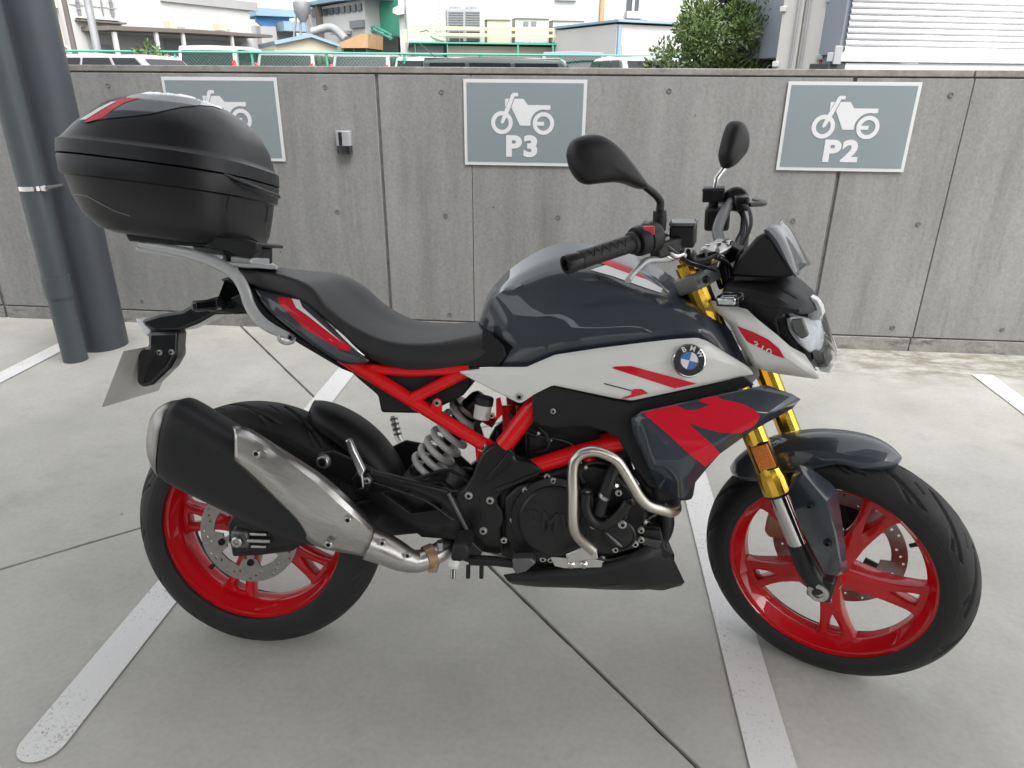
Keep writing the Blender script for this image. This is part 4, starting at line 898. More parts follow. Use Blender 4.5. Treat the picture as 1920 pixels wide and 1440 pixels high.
# shock absorber
sh = empty('shock_absorber', parent=BB)
s0, s1 = b(903, 738, .0), b(786, 897, .0); sd3 = (s1 - s0); L = np.linalg.norm(sd3); sd3 /= L
u3 = np.cross(sd3, (0, 1., 0)); w3 = np.array([0, 1., 0])
t0, t1, turns, n_ = .20, .93, 7.2, 260
hel = []
for i in range(n_):
    t = i / (n_ - 1); a = 2 * math.pi * turns * t + 1.0
    hel.append(s0 + sd3 * L * (t0 + (t1 - t0) * t) + (u3 * math.cos(a) + w3 * math.sin(a)) * .0395)
tube('spring', hel, .0082, 'spring_grey', sh, n=10)
lathe('damper_body', [(.012, 0), (.02, .01), (.026, .04), (.026, L * .5), (.013, L * .52), (.013, L * .9), (.034, L * .93), (.034, L * .97), (.015, L)], s0, sd3, 'black_metal', sh, n=24)
lathe('spring_seat', [(.012, 0), (.043, 0), (.043, .010), (.028, .016)], s0 + sd3 * L * .165, sd3, 'steel', sh, n=28)

# ---------------------------------------------------------------- frame (red trellis tubes)
frm = empty('frame', parent=BB)
def both(name, path, r, m='red_frame', par=None, **kw):
    par = par or frm
    tube(name, path, r, m, par, **kw); tube(name, mir(path), r, m, par, **kw)
both('frame_tube', [b(640, 668, -.10), b(700, 706, -.105), b(800, 768, -.11), b(908, 834, -.115)], .0155, n=16)
both('frame_tube', [b(772, 748, -.112), b(872, 698, -.112)], .0135, n=16)
both('frame_tube', [b(690, 690, -.10), b(770, 697, -.106), b(880, 692, -.112)], .0120, n=16)
both('frame_tube', [b(1018, 738, -.125), b(944, 836, -.125)], .0205, n=18)
both('frame_tube', [b(985, 880, -.12), b(1080, 850, -.12), b(1180, 826, -.12)], .0185, n=18)
both('frame_tube', [b(950, 760, -.06), b(955, 850, -.07)], .012, n=14)
both('frame_tube', [b(1095, 858, -.10), b(1140, 890, -.09)], .0125, n=14)
both('frame_tube', [b(1130, 830, -.10), b(1230, 790, -.08), b(1330, 640, -.03)], .0175, n=16)
slab('gusset', [b(888, 815, -.118), b(922, 826, -.118), b(936, 838, -.118), b(905, 868, -.118), b(893, 866, -.118)], .012, 'red_frame', frm, bevel=.003)
slab('bracket_tab', [b(805, 770, -.125), b(812, 750, -.125), b(820, 746, -.125), b(827, 751, -.125), b(829, 768, -.125), b(822, 780, -.125)], .006, 'red_frame', frm, bevel=.0015)
bolt(b(820, 755, -.125), .006, RIGHT, frm); bolt(b(904, 838, -.119), .0085, RIGHT, frm)
slab('bracket_tab', [b(930, 748, -.10), b(938, 745, -.10), b(944, 775, -.10), b(930, 790, -.10)], .006, 'red_frame', frm, bevel=.0015)
slab('bracket_tab', [b(696, 682, -.112), b(712, 686, -.112), b(708, 702, -.112), b(692, 696, -.112)], .02, 'red_frame', frm, bevel=.003)

# black cast pivot plate and footpeg hanger
hg = empty('pivot_casting', parent=BB)
yP = -.142
pv_px = [(922, 836), (940, 828), (961, 845), (968, 862), (994, 866), (1018, 880), (1012, 890), (960, 915), (942, 925), (932, 935), (933, 947), (944, 960), (946, 977), (938, 993), (944, 1036), (934, 1041), (902, 1036), (878, 1003), (848, 934), (872, 916), (887, 890), (894, 868), (905, 850)]
slab('pivot_plate', Bs(pv_px, yP), .035, 'black_metal', hg, bevel=.005)
slab('pivot_plate', mir(Bs(pv_px, yP)), -.035, 'black_metal', hg, bevel=.005)
slab('recess_rib', Bs([(955, 846), (966, 850), (945, 880), (914, 906), (906, 902), (930, 876)], yP - .005), .006, 'black_metal', hg, bevel=.002)
slab('recess_rib', Bs([(1012, 884), (1008, 892), (930, 926), (926, 918)], yP - .005), .006, 'black_metal', hg, bevel=.002)
h_out = [(b(x, y, yP)[0], b(x, y, yP)[2]) for x, y in ((684, 887), (697, 884), (760, 902), (837, 921), (852, 934), (882, 1006), (860, 1008), (793, 1003), (735, 958), (679, 922))]
h_in = [(b(x, y, yP)[0], b(x, y, yP)[2]) for x, y in ((712, 922), (765, 914), (828, 941), (833, 950), (828, 957), (772, 964))]
v, f = flat_geo([h_out, h_in], .022, .004)
mk('peg_hanger', [np.array([p[0], yP + .004 - p[2], p[1]]) for p in v], f, 'black_metal', hg)
slab('hanger_web', Bs([(705, 905), (835, 930), (840, 955), (770, 970)], yP + .028), .004, 'inner_black', hg, bevel=0)
obox('rib', b(863, 968, yP - .008), b(884, 1006, yP) - b(848, 934, yP), (0, 1, 0), (.8, 0, .5), (.058, .006, .004), 'clamp_grey', hg, bevel=.002)
for px, py in ((879, 929), (919, 938), (906, 995)): bolt(b(px, py, yP - .001), .0068, RIGHT, hg)
bolt(b(607, 865, -.16), .013, RIGHT, hg, m='steel', h=.012)
slab('exhaust_hanger', Bs([(596, 850), (625, 846), (700, 880), (690, 925), (640, 905), (598, 882)], -.150), .012, 'black_metal', hg, bevel=.003)
# passenger pegs
peg = empty('passenger_peg', parent=BB)
slab('peg_arm', Bs([(646, 828), (650, 824), (656, 824), (684, 884), (680, 891), (683, 915), (668, 921), (659, 897), (668, 885)], -.178), .016, 'chrome', peg, bevel=.004)
slab('peg_mount', Bs([(658, 896), (690, 886), (700, 902), (690, 918), (664, 918)], -.16), .02, 'black_metal', peg, bevel=.004)
bolt(b(689, 901, -.161), .006, RIGHT, peg)
peg2 = empty('passenger_peg', parent=BB)
pp = [b(737, 780, .20), b(741, 800, .195), b(748, 822, .18), b(755, 832, .16)]
tube('peg_arm', pp, [.0085, .0095, .010, .007], 'steel', peg2, n=10)
for k in range(4):
    c_ = pp[0] + (pp[2] - pp[0]) * (.15 + .22 * k); lathe('peg_ring', [(.011, -.002), (.011, .002)], c_, pp[2] - pp[0], 'clamp_grey', peg2, n=12)

# ---------------------------------------------------------------- exhaust
ex = empty('exhaust', parent=BB)
YE = -.205
# rings along the muffler: (top px, bottom px, half thickness, corner exponent)
st_ = [((336, 750), (317, 893), .060), ((347, 747), (330, 903), .063), ((430, 794), (392, 934), .064), ((520, 847), (472, 972), .062), ((610, 903), (548, 1004), .056), ((668, 953), (606, 1020), .046), ((700, 990), (660, 1032), .034)]
rows = []
for tp, bt, th in st_:
    A_, B_ = b(*tp, YE), b(*bt, YE); c_ = (A_ + B_) / 2; h_ = (A_ - B_) / 2; row = []
    for k in range(40):
        a = 2 * math.pi * k / 40; ca, sa = math.cos(a), math.sin(a); e_ = .72
        row.append(c_ + h_ * math.copysign(abs(ca) ** e_, ca) + np.array([0, -1, 0]) * th * math.copysign(abs(sa) ** e_, sa))
    rows.append(row)
rr = []
for j in range(40): rr.append(crom([r[j] for r in rows], 30))
rows = [[rr[j][i] for j in range(40)] for i in range(30)]
v, f = grid(rows, True); f += [tuple(range(40)), tuple(range(29 * 40, 30 * 40))]
mk('muffler_body', v, f, 'black_plastic', ex, angle=50)
# polished end cap
A_, B_ = b(334, 752, YE), b(315, 892, YE); c_ = (A_ + B_) / 2; axd = np.array(rows[0][0]) * 0 + (c_ - (b(430, 794, YE) + b(392, 934, YE)) / 2); axd /= np.linalg.norm(axd); h_ = (A_ - B_) / 2
caps = []
for sc, off in ((1.0, .000), (1.0, .004), (.90, .018), (.70, .034), (.54, .042), (.48, .040), (.46, .01)):
    row = []
    for k in range(40):
        a = 2 * math.pi * k / 40; ca, sa = math.cos(a), math.sin(a); e_ = .72
        row.append(c_ + axd * off + sc * (h_ * math.copysign(abs(ca) ** e_, ca) + np.array([0, -1, 0]) * .060 * math.copysign(abs(sa) ** e_, sa)))
    caps.append(row)
v, f = grid(caps, True); f.append(tuple(range(6 * 40, 7 * 40))); mat('cap_steel', (.30, .295, .285), .34, 1., var=.15, vscale=20); mk('end_cap', v, f, 'cap_steel', ex, angle=40)
# heat shield: brushed alloy, creased along its length
hs = [[b(436, 799, -.245), b(462, 801, -.250), b(530, 842, -.248), b(604, 890, -.246), b(650, 930, -.24), b(706, 990, -.228)],
      [b(440, 812, -.272), b(470, 826, -.276), b(530, 858, -.274), b(590, 898, -.272), b(636, 936, -.266), b(700, 1002, -.246)],
      [b(440, 855, -.276), b(480, 878, -.280), b(530, 925, -.277), b(575, 968, -.272), b(618, 985, -.266), b(693, 1022, -.244)],
      [b(436, 866, -.262), b(470, 895, -.266), b(515, 940, -.262), b(553, 978, -.258), b(585, 1020, -.250), b(680, 1043, -.232)]]
shd = skin('heat_shield', hs, 36, 'brushed', ex, across=3, smooth_across=False, solid=.003, angle=24)
for px, py in ((482, 850), (653, 974), (617, 1020)): bolt(b(px, py, -.2785 if px < 500 else -.262), .0072, RIGHT, ex)
# link pipe with its own shield
pth = [b(690, 1018, -.208), b(720, 1030, -.20), b(755, 1048, -.195), b(785, 1052, -.185), b(815, 1040, -.165), b(850, 1022, -.12), b(900, 1030, -.08), b(980, 1050, -.06)]
tube('link_pipe', pth, [.030, .029, .026, .024, .023, .021, .02, .02], 'steel', ex, smooth=30, n=20)
tube('pipe_shield', [b(692, 1019, -.212), b(722, 1030, -.205), b(757, 1047, -.20), b(782, 1055, -.195)], [.036, .034, .030, .022], 'brushed', ex, smooth=14, n=24)
for px, py in ((718, 1017), (765, 1040)): bolt(b(px, py, -.24 if px < 740 else -.228), .0062, RIGHT, ex)
lathe('pipe_clamp', [(.026, -.011), (.0275, -.010), (.0275, .010), (.026, .011)], b(806, 1044, -.172), b(815, 1040, -.165) - b(785, 1052, -.185), 'bronze', ex, n=28, closed=True)
obox('clamp_lug', b(812, 1062, -.18), (1, 0, 0), (0, 1, 0), (0, 0, 1), (.010, .012, .010), 'bronze', ex, bevel=.002)

# ---------------------------------------------------------------- engine
en = empty('engine', parent=BB)
YN = -.150
case_px = [(935, 905), (985, 895), (1040, 882), (1090, 868), (1150, 880), (1190, 920), (1215, 960), (1212, 1005), (1195, 1035), (1150, 1055), (1060, 1068), (960, 1060), (938, 1040), (930, 960)]
slab('crankcase', Bs(case_px, -.125), .25, 'engine_black', en, bevel=.010, seg=3)
slab('cylinder', Bs([(985, 770), (1060, 750), (1150, 790), (1180, 860), (1195, 900), (1100, 905), (1000, 900), (985, 850)], -.085), .17, 'engine_black', en, bevel=.01)
slab('right_cover', Bs([(945, 935), (968, 912), (1010, 900), (1060, 898), (1088, 905), (1092, 960), (1098, 1010), (1070, 1040), (1020, 1052), (965, 1045), (946, 1010)], -.148), .03, 'engine_black', en, bevel=.008, seg=3)
cc = b(1038, 974, -.152)
lathe('clutch_cover', [(.094, -.008), (.092, .002), (.083, .004), (.078, .006), (.077, .014), (.072, .0185), (.03, .020), (0, .0205)], cc, RIGHT + np.array([.05, 0, .03]), 'engine_black', en, n=64, angle=30)
v, f = text_geo('BMW', .052, .0008, 0, 1.1, .0012)
tv = np.array([.995, -.02, -.09]); tn = RIGHT
mk('cover_lettering', [cc + tn * .0208 + np.array([.99, 0, -.10]) * p[0] * .95 + np.array([.08, 0, 1.]) * p[1] * 1.25 + tn * (p[2] + .0006) + np.array([.004, 0, -.004]) for p in v], f, 'black_metal', en)
slab('pump_cover', Bs([(1086, 925), (1095, 916), (1110, 918), (1120, 955), (1140, 968), (1160, 958), (1172, 946), (1184, 950), (1180, 965), (1172, 985), (1185, 990), (1196, 1015), (1190, 1030), (1150, 1040), (1115, 1040), (1098, 1015), (1095, 975)], -.168), .045, 'engine_black', en, bevel=.007, seg=3)
rv = Bs([(1100, 925), (1098, 950), (1108, 975), (1130, 985), (1160, 966), (1178, 942)], -.182)
tube('coolant_gallery', rv, .0115, 'engine_black', en, smooth=18, n=14)
tube('coolant_hose', [b(1122, 965, -.175), b(1135, 925, -.17), b(1148, 890, -.155), b(1165, 860, -.13), b(1200, 830, -.10)], .0135, 'rubber', en, smooth=16, n=14)
lathe('oil_filter_cap', [(.034, -.01), (.034, .004), (.030, .007), (.029, .004), (.022, .006), (0, .007)], b(1162, 1003, -.172), RIGHT, 'engine_black', en, n=36)
slab('cover_rib', Bs([(1132, 998), (1140, 1000), (1165, 1022), (1168, 1028), (1158, 1024)], -.180), .008, 'clamp_grey', en, bevel=.002)
for px, py, y in ((1037, 901, -.150), (1026, 894, -.142), (985, 919, -.150), (1101, 927, -.172), (1160, 924, -.172), (1169, 961, -.180), (1167, 983, -.180), (1113, 984, -.176), (1191, 1020, -.172), (1154, 1030, -.174), (1129, 1048, -.150), (1067, 1032, -.156), (1018, 1048, -.156), (1032, 1049, -.154), (945, 1013, -.15), (962, 975, -.15), (1118, 910, -.11), (1202, 1012, -.15), (1202, 994, -.15)):
    bolt(b(px, py, y), .0056 if px not in (1113, 1167) else .0072, RIGHT, en)
bolt(b(1030, 824, -.10), .005, RIGHT, en); 
slab('skid_bracket', Bs([(1032, 1044), (1062, 1046), (1100, 1045), (1130, 1052), (1128, 1064), (1060, 1066), (1040, 1062)], -.16), .006, 'steel', en, bevel=.001)
for px in (1071, 1095): lathe('bolt', [(.009, 0), (.0085, .004), (.005, .007), (0, .008)], b(px, 1058, -.161), RIGHT, 'chrome', en, n=16)
for k in range(5):
    yk = 862 + 9 * k
    slab('cooling_fin', Bs([(1010 + 3 * k, yk - 2), (1165 + 4 * k, yk - 14), (1166 + 4 * k, yk - 11), (1010 + 3 * k, yk + 1)], -.094), .19, 'engine_black', en, bevel=.0008)
for i_, (pts_, r_) in enumerate((([(955, 772, -.09), (975, 800, -.10), (1000, 815, -.105), (1040, 822, -.11), (1075, 835, -.11), (1090, 870, -.12)], .0042), ([(930, 800, -.06), (938, 840, -.08), (960, 890, -.12), (985, 905, -.13), (1010, 890, -.13)], .0035), ([(1095, 905, -.15), (1088, 890, -.15), (1098, 872, -.14), (1125, 868, -.13), (1160, 880, -.12), (1195, 915, -.12)], .0038), ([(1205, 985, -.14), (1218, 970, -.14), (1232, 962, -.13), (1246, 950, -.11)], .0045), ([(1045, 1040, -.15), (1085, 1022, -.17), (1105, 1040, -.17), (1140, 1050, -.15), (1180, 1040, -.15)], .0034), ([(880, 905, -.10), (860, 890, -.09), (840, 882, -.08), (800, 892, -.08), (770, 905, -.09)], .0042), ([(700, 905, -.155), (740, 918, -.158), (800, 940, -.158), (850, 975, -.16)], .0028))):
    tube('wiring', [b(*q_) for q_ in pts_], r_, 'rubber' if i_ % 3 else 'black_gloss', en, smooth=22, n=8)
for px, py, y_ in ((1010, 812, -.108), (1098, 876, -.145), (1210, 978, -.142), (1134, 930, -.172)): lathe('hose_clip', [(.0065, -.003), (.0065, .003)] if px != 1134 else [(.0148, -.004), (.0148, .004)], b(px, py, y_), (.5, -.2, .8) if px == 1134 else (1, 0, -.4), 'steel', en, n=14)
obox('connector', b(1178, 942, -.165), (1, 0, .6), (0, 1, 0), (-.6, 0, 1), (.012, .008, .008), 'black_gloss', en, bevel=.002)
obox('oil_sight', b(1222, 1018, -.142), (1, 0, -.2), (0, 1, 0), (.2, 0, 1), (.020, .003, .010), 'black_gloss', en, bevel=.002)
lathe('sensor', [(.006, 0), (.006, .012), (.004, .014), (.004, .022)], b(1150, 912, -.15), (.3, -1, .4), 'steel', en, n=12)
# radiator and dark internals ahead of the engine
slab('radiator', Bs([(1195, 800), (1290, 730), (1330, 760), (1300, 940), (1230, 945)], -.13), .26, 'inner_black', en, bevel=.01)
tube('header_pipe', [b(1205, 905, -.04), b(1240, 945, -.05), b(1246, 990, -.05), b(1215, 1030, -.04), b(1150, 1050, -.04)], .021, 'engine_black', en, smooth=20, n=16)
tube('horn_hose', [b(1190, 880, -.09), b(1215, 915, -.10), b(1240, 925, -.10), b(1262, 945, -.08)], .009, 'rubber', en, smooth=12)
tube('throttle_cable', [b(1010, 800, -.11), b(1025, 815, -.115), b(1028, 840, -.11), b(1000, 850, -.09)], .004, 'rubber', en, smooth=10)
slab('airbox', Bs([(930, 700), (1040, 700), (1180, 730), (1170, 800), (1060, 790), (1000, 770), (960, 760)], -.09), .18, 'inner_black', en, bevel=.01)
slab('battery_tray', Bs([(640, 682), (700, 690), (880, 690), (884, 722), (868, 742), (800, 776), (714, 774), (708, 742), (672, 712)], -.085), .17, 'inner_black', en, bevel=.006)
slab('side_cover', Bs([(690, 700), (860, 702), (775, 742)], -.098), .010, 'black_plastic', en, bevel=.003)
rb = empty('brake_reservoir', parent=BB); rc_ = b(906, 762, -.10)
lathe('reservoir_cup', [(.018, -.028), (.019, -.006), (.019, .004)], rc_, (.15, 0, 1), 'spring_grey', rb, n=24)
lathe('reservoir_cap', [(.021, .004), (.021, .020), (.018, .023), (0, .024)], rc_, (.15, 0, 1), 'black_plastic', rb, n=24)
bolt(b(922, 779, -.119), .005, RIGHT, rb)
tube('reservoir_hose', [rc_ + np.array([-.006, 0, -.03]), b(893, 800, -.09), b(905, 830, -.085), b(920, 850, -.08)], .006, 'rubber', rb, smooth=14)
tube('reservoir_hose', [b(885, 770, -.07), b(898, 800, -.07), b(906, 825, -.07)], .0045, 'rubber', rb, smooth=8)

# crash bar
cbp = [b(1112, 1032, -.205), b(1098, 1020, -.215), b(1081, 1003, -.235), b(1075, 985, -.245), b(1074, 930, -.250), b(1074, 882, -.250), b(1079, 862, -.250), b(1092, 850, -.250), b(1110, 846, -.250), b(1130, 850, -.248), b(1155, 863, -.245), b(1168, 880, -.242), b(1186, 910, -.238), b(1202, 935, -.232), b(1216, 948, -.225), b(1240, 956, -.21), b(1258, 960, -.19), b(1268, 954, -.16), b(1266, 940, -.12), b(1250, 928, -.06)]
cb = tube('crash_bar', cbp, .0112, 'crash_bar', BB, smooth=90, n=18)
tube('crash_bar', mir(cbp), .0112, 'crash_bar', BB, smooth=90, n=18)
slab('crash_bar_plate', Bs([(1060, 1040), (1098, 1024), (1118, 1030), (1122, 1048), (1066, 1056)], -.198), .05, 'steel', BB, bevel=.002)

# brake pedal, footpeg, side stand
bp_ = empty('brake_pedal', parent=BB)
tube('pedal_arm', [b(880, 1050, -.17), b(930, 1052, -.17), b(975, 1060, -.175)], [.012, .011, .008], 'black_metal', bp_, n=10)
slab('pedal_pad', Bs([(960, 1048), (996, 1047), (1005, 1056), (985, 1073), (968, 1077), (962, 1068)], -.205), .035, 'clamp_grey', bp_, bevel=.003)
fp = empty('footpeg', parent=BB)
slab('peg_rubber', Bs([(848, 1022), (872, 1020), (880, 1030), (876, 1048), (856, 1058), (844, 1050)], -.255), .09, 'rubber', fp, bevel=.006)
lathe('peg_tip', [(.014, 0), (.012, .012), (.008, .016)], b(851, 1052, -.255), (0, -.5, -1), 'spring_grey', fp, n=16)
lathe('peg_feeler', [(.0055, 0), (.0055, .024), (.003, .027)], b(850, 1062, -.257), (0, -.15, -1), 'chrome', fp, n=12)
lathe('heel_bolt', [(.008, 0), (.008, .02)], b(826, 1030, -.19), (0, -.2, 1), 'steel', fp, n=12)
slab('peg_bracket', Bs([(870, 1000), (905, 1035), (890, 1060), (860, 1050), (850, 1020)], -.17), .03, 'black_metal', fp, bevel=.004)
for px in (878, 903): lathe('stop_pin', [(.005, 0), (.005, .03)], b(px, 1060, -.15), (0, 0, -1), 'black_metal', fp, n=10)
tube('side_stand', [np.array([.62, .11, .26]), np.array([.64, .20, .15]), np.array([.655, .29, .079])], [.012, .011, .011], 'black_metal', BB, n=12)
slab('stand_foot', [(.62, .26, .074), (.70, .26, .074), (.70, .33, .0905), (.62, .33, .0905)], .006, 'black_metal', BB, direction=(0, .24, -.97), bevel=.001)

# belly pan
bl = [[b(944, 1079, -.145), b(990, 1072, -.15), b(1059, 1066, -.155), b(1110, 1061, -.155), b(1150, 1053, -.155), b(1202, 1028, -.15), b(1240, 1008, -.13)],
      [b(948, 1086, -.148), b(995, 1090, -.152), b(1060, 1082, -.158), b(1120, 1074, -.16), b(1165, 1062, -.16), b(1220, 1050, -.15), b(1262, 1046, -.125)],
      [b(955, 1092, -.13), b(1000, 1098, -.135), b(1060, 1100, -.135), b(1120, 1100, -.13), b(1170, 1098, -.125), b(1230, 1096, -.11), b(1284, 1092, -.08)],
      [b(962, 1096, -.08), b(1005, 1101, -.08), b(1060, 1103, -.08), b(1120, 1105, -.08), b(1170, 1107, -.08), b(1225, 1109, -.07), b(1272, 1103, -.04)]]
bl.append([p * np.array([1, 0, 1]) + np.array([0, 0, -.002]) for p in bl[-1]])
bl = list(reversed(bl))
bpn = skin('belly_pan', bl, 30, 'black_plastic', BB, mirror=True, across=2, solid=.003, angle=20)
slab('belly_vent', Bs([(1200, 1008), (1210, 992), (1240, 996), (1248, 1028), (1264, 1038), (1250, 1048), (1200, 1030)], -.135), .05, 'black_plastic', BB, bevel=.003)
slab('belly_vent', Bs([(1218, 985), (1238, 991), (1242, 1010), (1206, 1004)], -.12), .03, 'black_gloss', BB, bevel=.002)
decal('belly_notch', [(1246, 1066), (1276, 1082), (1262, 1096), (1252, 1080)], bpn, 'inner_black', BB)

# ---------------------------------------------------------------- tank, seat, side panels
tk = [[b(897, 604, 0), b(918, 547, 0), b(972, 493, 0), b(1047, 457, 0), b(1110, 458, 0), b(1190, 480, 0), b(1262, 520, 0), b(1325, 572, 0)],
      [b(899, 606, -.045), b(922, 552, -.06), b(982, 512, -.072), b(1043, 488, -.078), b(1114, 486, -.080), b(1192, 506, -.080), b(1262, 542, -.075), b(1332, 580, -.065)],
      [b(905, 612, -.075), b(927, 556, -.095), b(985, 534, -.112), b(1040, 516, -.120), b(1117, 511, -.125), b(1188, 537, -.127), b(1262, 563, -.122), b(1340, 586, -.105)],
      [b(925, 628, -.10), b(950, 606, -.118), b(1000, 590, -.135), b(1060, 580, -.142), b(1130, 578, -.146), b(1205, 588, -.148), b(1278, 592, -.145), b(1362, 603, -.118)],
      [b(963, 650, -.118), b(985, 662, -.128), b(1023, 654, -.146), b(1070, 641, -.158), b(1130, 630, -.166), b(1247, 620, -.170), b(1320, 621, -.160), b(1372, 624, -.125)],
      [b(936, 690, -.105), b(980, 692, -.118), b(1041, 668, -.138), b(1120, 656, -.150), b(1200, 647, -.156), b(1264, 640, -.158), b(1325, 642, -.150), b(1404, 688, -.130)]]
tk[2][6] = b(1288, 570, -.124); tk[2][7] = b(1342, 587, -.092); tk[4][7] = b(1373, 625, -.110); tk[5][7] = b(1404, 688, -.118)
tk[3] = [(p_ + q_) / 2 + np.array([0, -.005, .002]) for p_, q_ in zip(tk[2], tk[4])]
tank = skin('fuel_tank', tk, 72, 'grey_paint', BB, mirror=True, across=4, angle=30)
# a proud shroud panel along the flank, its front edge swept forward
st2 = [[b(905, 612, 0)] * 2]
seat_l = [[b(436, 497, 0), b(489, 498, 0), b(560, 506, 0), b(640, 515, 0), b(680, 535, 0), b(722, 571, 0), b(770, 597, 0), b(830, 606, 0), b(900, 603, 0)],
          [b(440, 499, -.055), b(489, 502, -.07), b(552, 510, -.085), b(620, 522, -.09), b(655, 546, -.095), b(690, 582, -.10), b(745, 610, -.095), b(820, 617, -.085), b(905, 607, -.065)],
          [b(447, 505, -.085), b(489, 510, -.10), b(540, 520, -.115), b(583, 540, -.125), b(619, 581, -.125), b(662, 614, -.125), b(730, 642, -.125), b(810, 645, -.118), b(912, 625, -.095)],
          [b(466, 531, -.088), b(500, 541, -.102), b(550, 555, -.118), b(585, 575, -.125), b(628, 612, -.128), b(672, 650, -.128), b(740, 672, -.13), b(835, 674, -.128), b(938, 648, -.115)],
          [b(472, 535, -.075), b(505, 547, -.09), b(560, 562, -.108), b(598, 590, -.115), b(640, 625, -.118), b(690, 670, -.118), b(755, 691, -.12), b(850, 690, -.118), b(946, 672, -.110)]]
seat_l[1] = [(p_ + q_) / 2 + np.array([0, 0, .0035]) for p_, q_ in zip(seat_l[0], seat_l[2])]
seat_l[2:2] = [[p_ + (q_ - p_) * .90 + np.array([0, 0, .002]) for p_, q_ in zip(seat_l[0], seat_l[2])]]
seat = skin('seat', seat_l, 60, 'seat_vinyl', BB, mirror=True, across=4, smooth_across=True, angle=70)
slab('seat_gap_filler', Bs([(922, 640), (945, 640), (972, 656), (965, 688), (905, 688)], -.098), .03, 'inner_black', BB, bevel=.002)
slab('seat_wedge', Bs([(905, 613), (945, 648), (950, 668), (935, 688), (860, 690), (850, 684), (900, 660)], -.119), .02, 'black_plastic', BB, bevel=.003)
# tail panel
tp_px = [(478, 541), (520, 548), (565, 560), (602, 593), (658, 647), (694, 677), (644, 681), (588, 651), (548, 619), (500, 580), (484, 556)]
tl = [[b(478, 541, -.085), b(522, 549, -.10), b(566, 561, -.118), b(604, 594, -.124), b(658, 648, -.128), b(693, 676, -.128)],
      [b(484, 552, -.10), b(520, 566, -.115), b(560, 592, -.132), b(602, 625, -.138), b(650, 660, -.136), b(690, 679, -.130)],
      [b(490, 566, -.10), b(510, 588, -.112), b(552, 622, -.126), b(590, 651, -.13), b(644, 681, -.13), b(684, 682, -.126)]]
tail = skin('tail_panel', tl, 30, 'grey_paint', BB, across=3, solid=.004, angle=18)
skin('tail_panel', [mir(l) for l in tl], 30, 'grey_paint', BB, across=3, solid=-.004, angle=18)
decal('red_stripe', [(521, 557), (546, 560), (554, 577), (658, 651), (656, 659), (641, 656), (574, 617), (535, 579), (524, 571)], tail, 'red_decal', BB)
decal('white_stripe', [(548, 560.5), (562, 563), (568, 577), (650, 651), (641, 643), (574, 590), (556, 578)], tail, 'white_decal', BB, off=.0028)
slab('under_tail', Bs([(430, 560), (470, 540), (500, 582), (560, 630), (640, 684), (660, 700), (640, 692), (560, 645), (480, 590)], -.09), .18, 'black_plastic', BB, bevel=.004)

# white side panel under the tank
wp = [[b(862, 696, -.128), b(930, 688, -.134), b(987, 688, -.142), b(1041, 665, -.153), b(1120, 653, -.165), b(1200, 643, -.172), b(1262, 636, -.176), b(1307, 633, -.175), b(1325, 639, -.172), b(1404, 688, -.146)],
      [b(866, 699, -.134), b(930, 702, -.142), b(990, 704, -.150), b(1045, 694, -.162), b(1120, 690, -.174), b(1200, 684, -.182), b(1255, 672, -.186), b(1300, 668, -.184), b(1345, 672, -.176), b(1410, 696, -.146)],
      [b(870, 703, -.132), b(930, 735, -.142), b(975, 757, -.150), b(1003, 738, -.160), b(1036, 722, -.165), b(1150, 746, -.172), b(1185, 751, -.174), b(1270, 733, -.170), b(1340, 718, -.162), b(1412, 702, -.144)]]
white = skin('side_panel', wp, 70, 'white_paint', BB, across=4, solid=.005, curve=False, angle=14)
skin('side_panel', [mir(l) for l in wp], 70, 'white_paint', BB, across=4, solid=-.005, curve=False, angle=14)
decal('red_stripe', [(1147, 690), (1153, 687), (1183, 686), (1307, 719), (1265, 728)], white, 'red_decal', BB)
decal('red_stripe', [(1185, 731), (1190, 729), (1203, 729), (1216, 737), (1168, 749), (1162, 748), (1183, 740)], white, 'red_decal', BB)
decal('pin_stripe', [(1133, 718), (1184, 731.5), (1184, 733.5), (1133, 720)], white, 'dark_decal', BB)
bolt(b(974, 744, -.152), .006, RIGHT, BB, m='steel')
# black cowl between the side panel and the winglet
ck = [(997, 740), (1014, 728), (1042, 723), (1150, 748), (1182, 753), (1320, 723), (1396, 706), (1416, 722), (1300, 752), (1204, 772), (1190, 782), (1200, 830), (1238, 916), (1216, 913), (1190, 878), (1160, 824), (1136, 810), (1100, 800), (1040, 804), (1012, 798), (1000, 790)]
slab('radiator_cowl', Bs(ck, -.158), .035, 'black_plastic', BB, bevel=.004)
slab('radiator_cowl', mir(Bs(ck, -.158)), -.035, 'black_plastic', BB, bevel=.004)
bolt(b(1037, 771, -.160), .0045, RIGHT, BB)
# winglet shroud: flat facets with turned edges
wv = {'a': (1184, 786, -.178), 'b': (1204, 771, -.184), 'c': (1415, 726, -.190), 'd': (1438, 722, -.188), 'e': (1486, 739, -.178), 'f': (1503, 750, -.170), 'g': (1486, 766, -.168),
      'h': (1407, 810, -.182), 'i': (1350, 851, -.186), 'j': (1330, 873, -.184), 'k': (1306, 902, -.178), 'l': (1285, 933, -.168), 'm': (1277, 935, -.168), 'n': (1236, 917, -.174), 'o': (1220, 886, -.180), 'p': (1187, 812, -.178),
      'q': (1273, 862, -.197), 'r': (1350, 824, -.201), 's': (1425, 784, -.196), 't': (1330, 768, -.200), 'u': (1216, 786, -.191), 'v': (1232, 862, -.191)}
kk = list(wv); V_ = [b(*wv[q]) for q in kk]
w1_, w2_, w3_ = b(1204, 771, -.187), b(1425, 724, -.191), b(1273, 862, -.199); wn_ = np.cross(w2_ - w1_, w3_ - w1_)
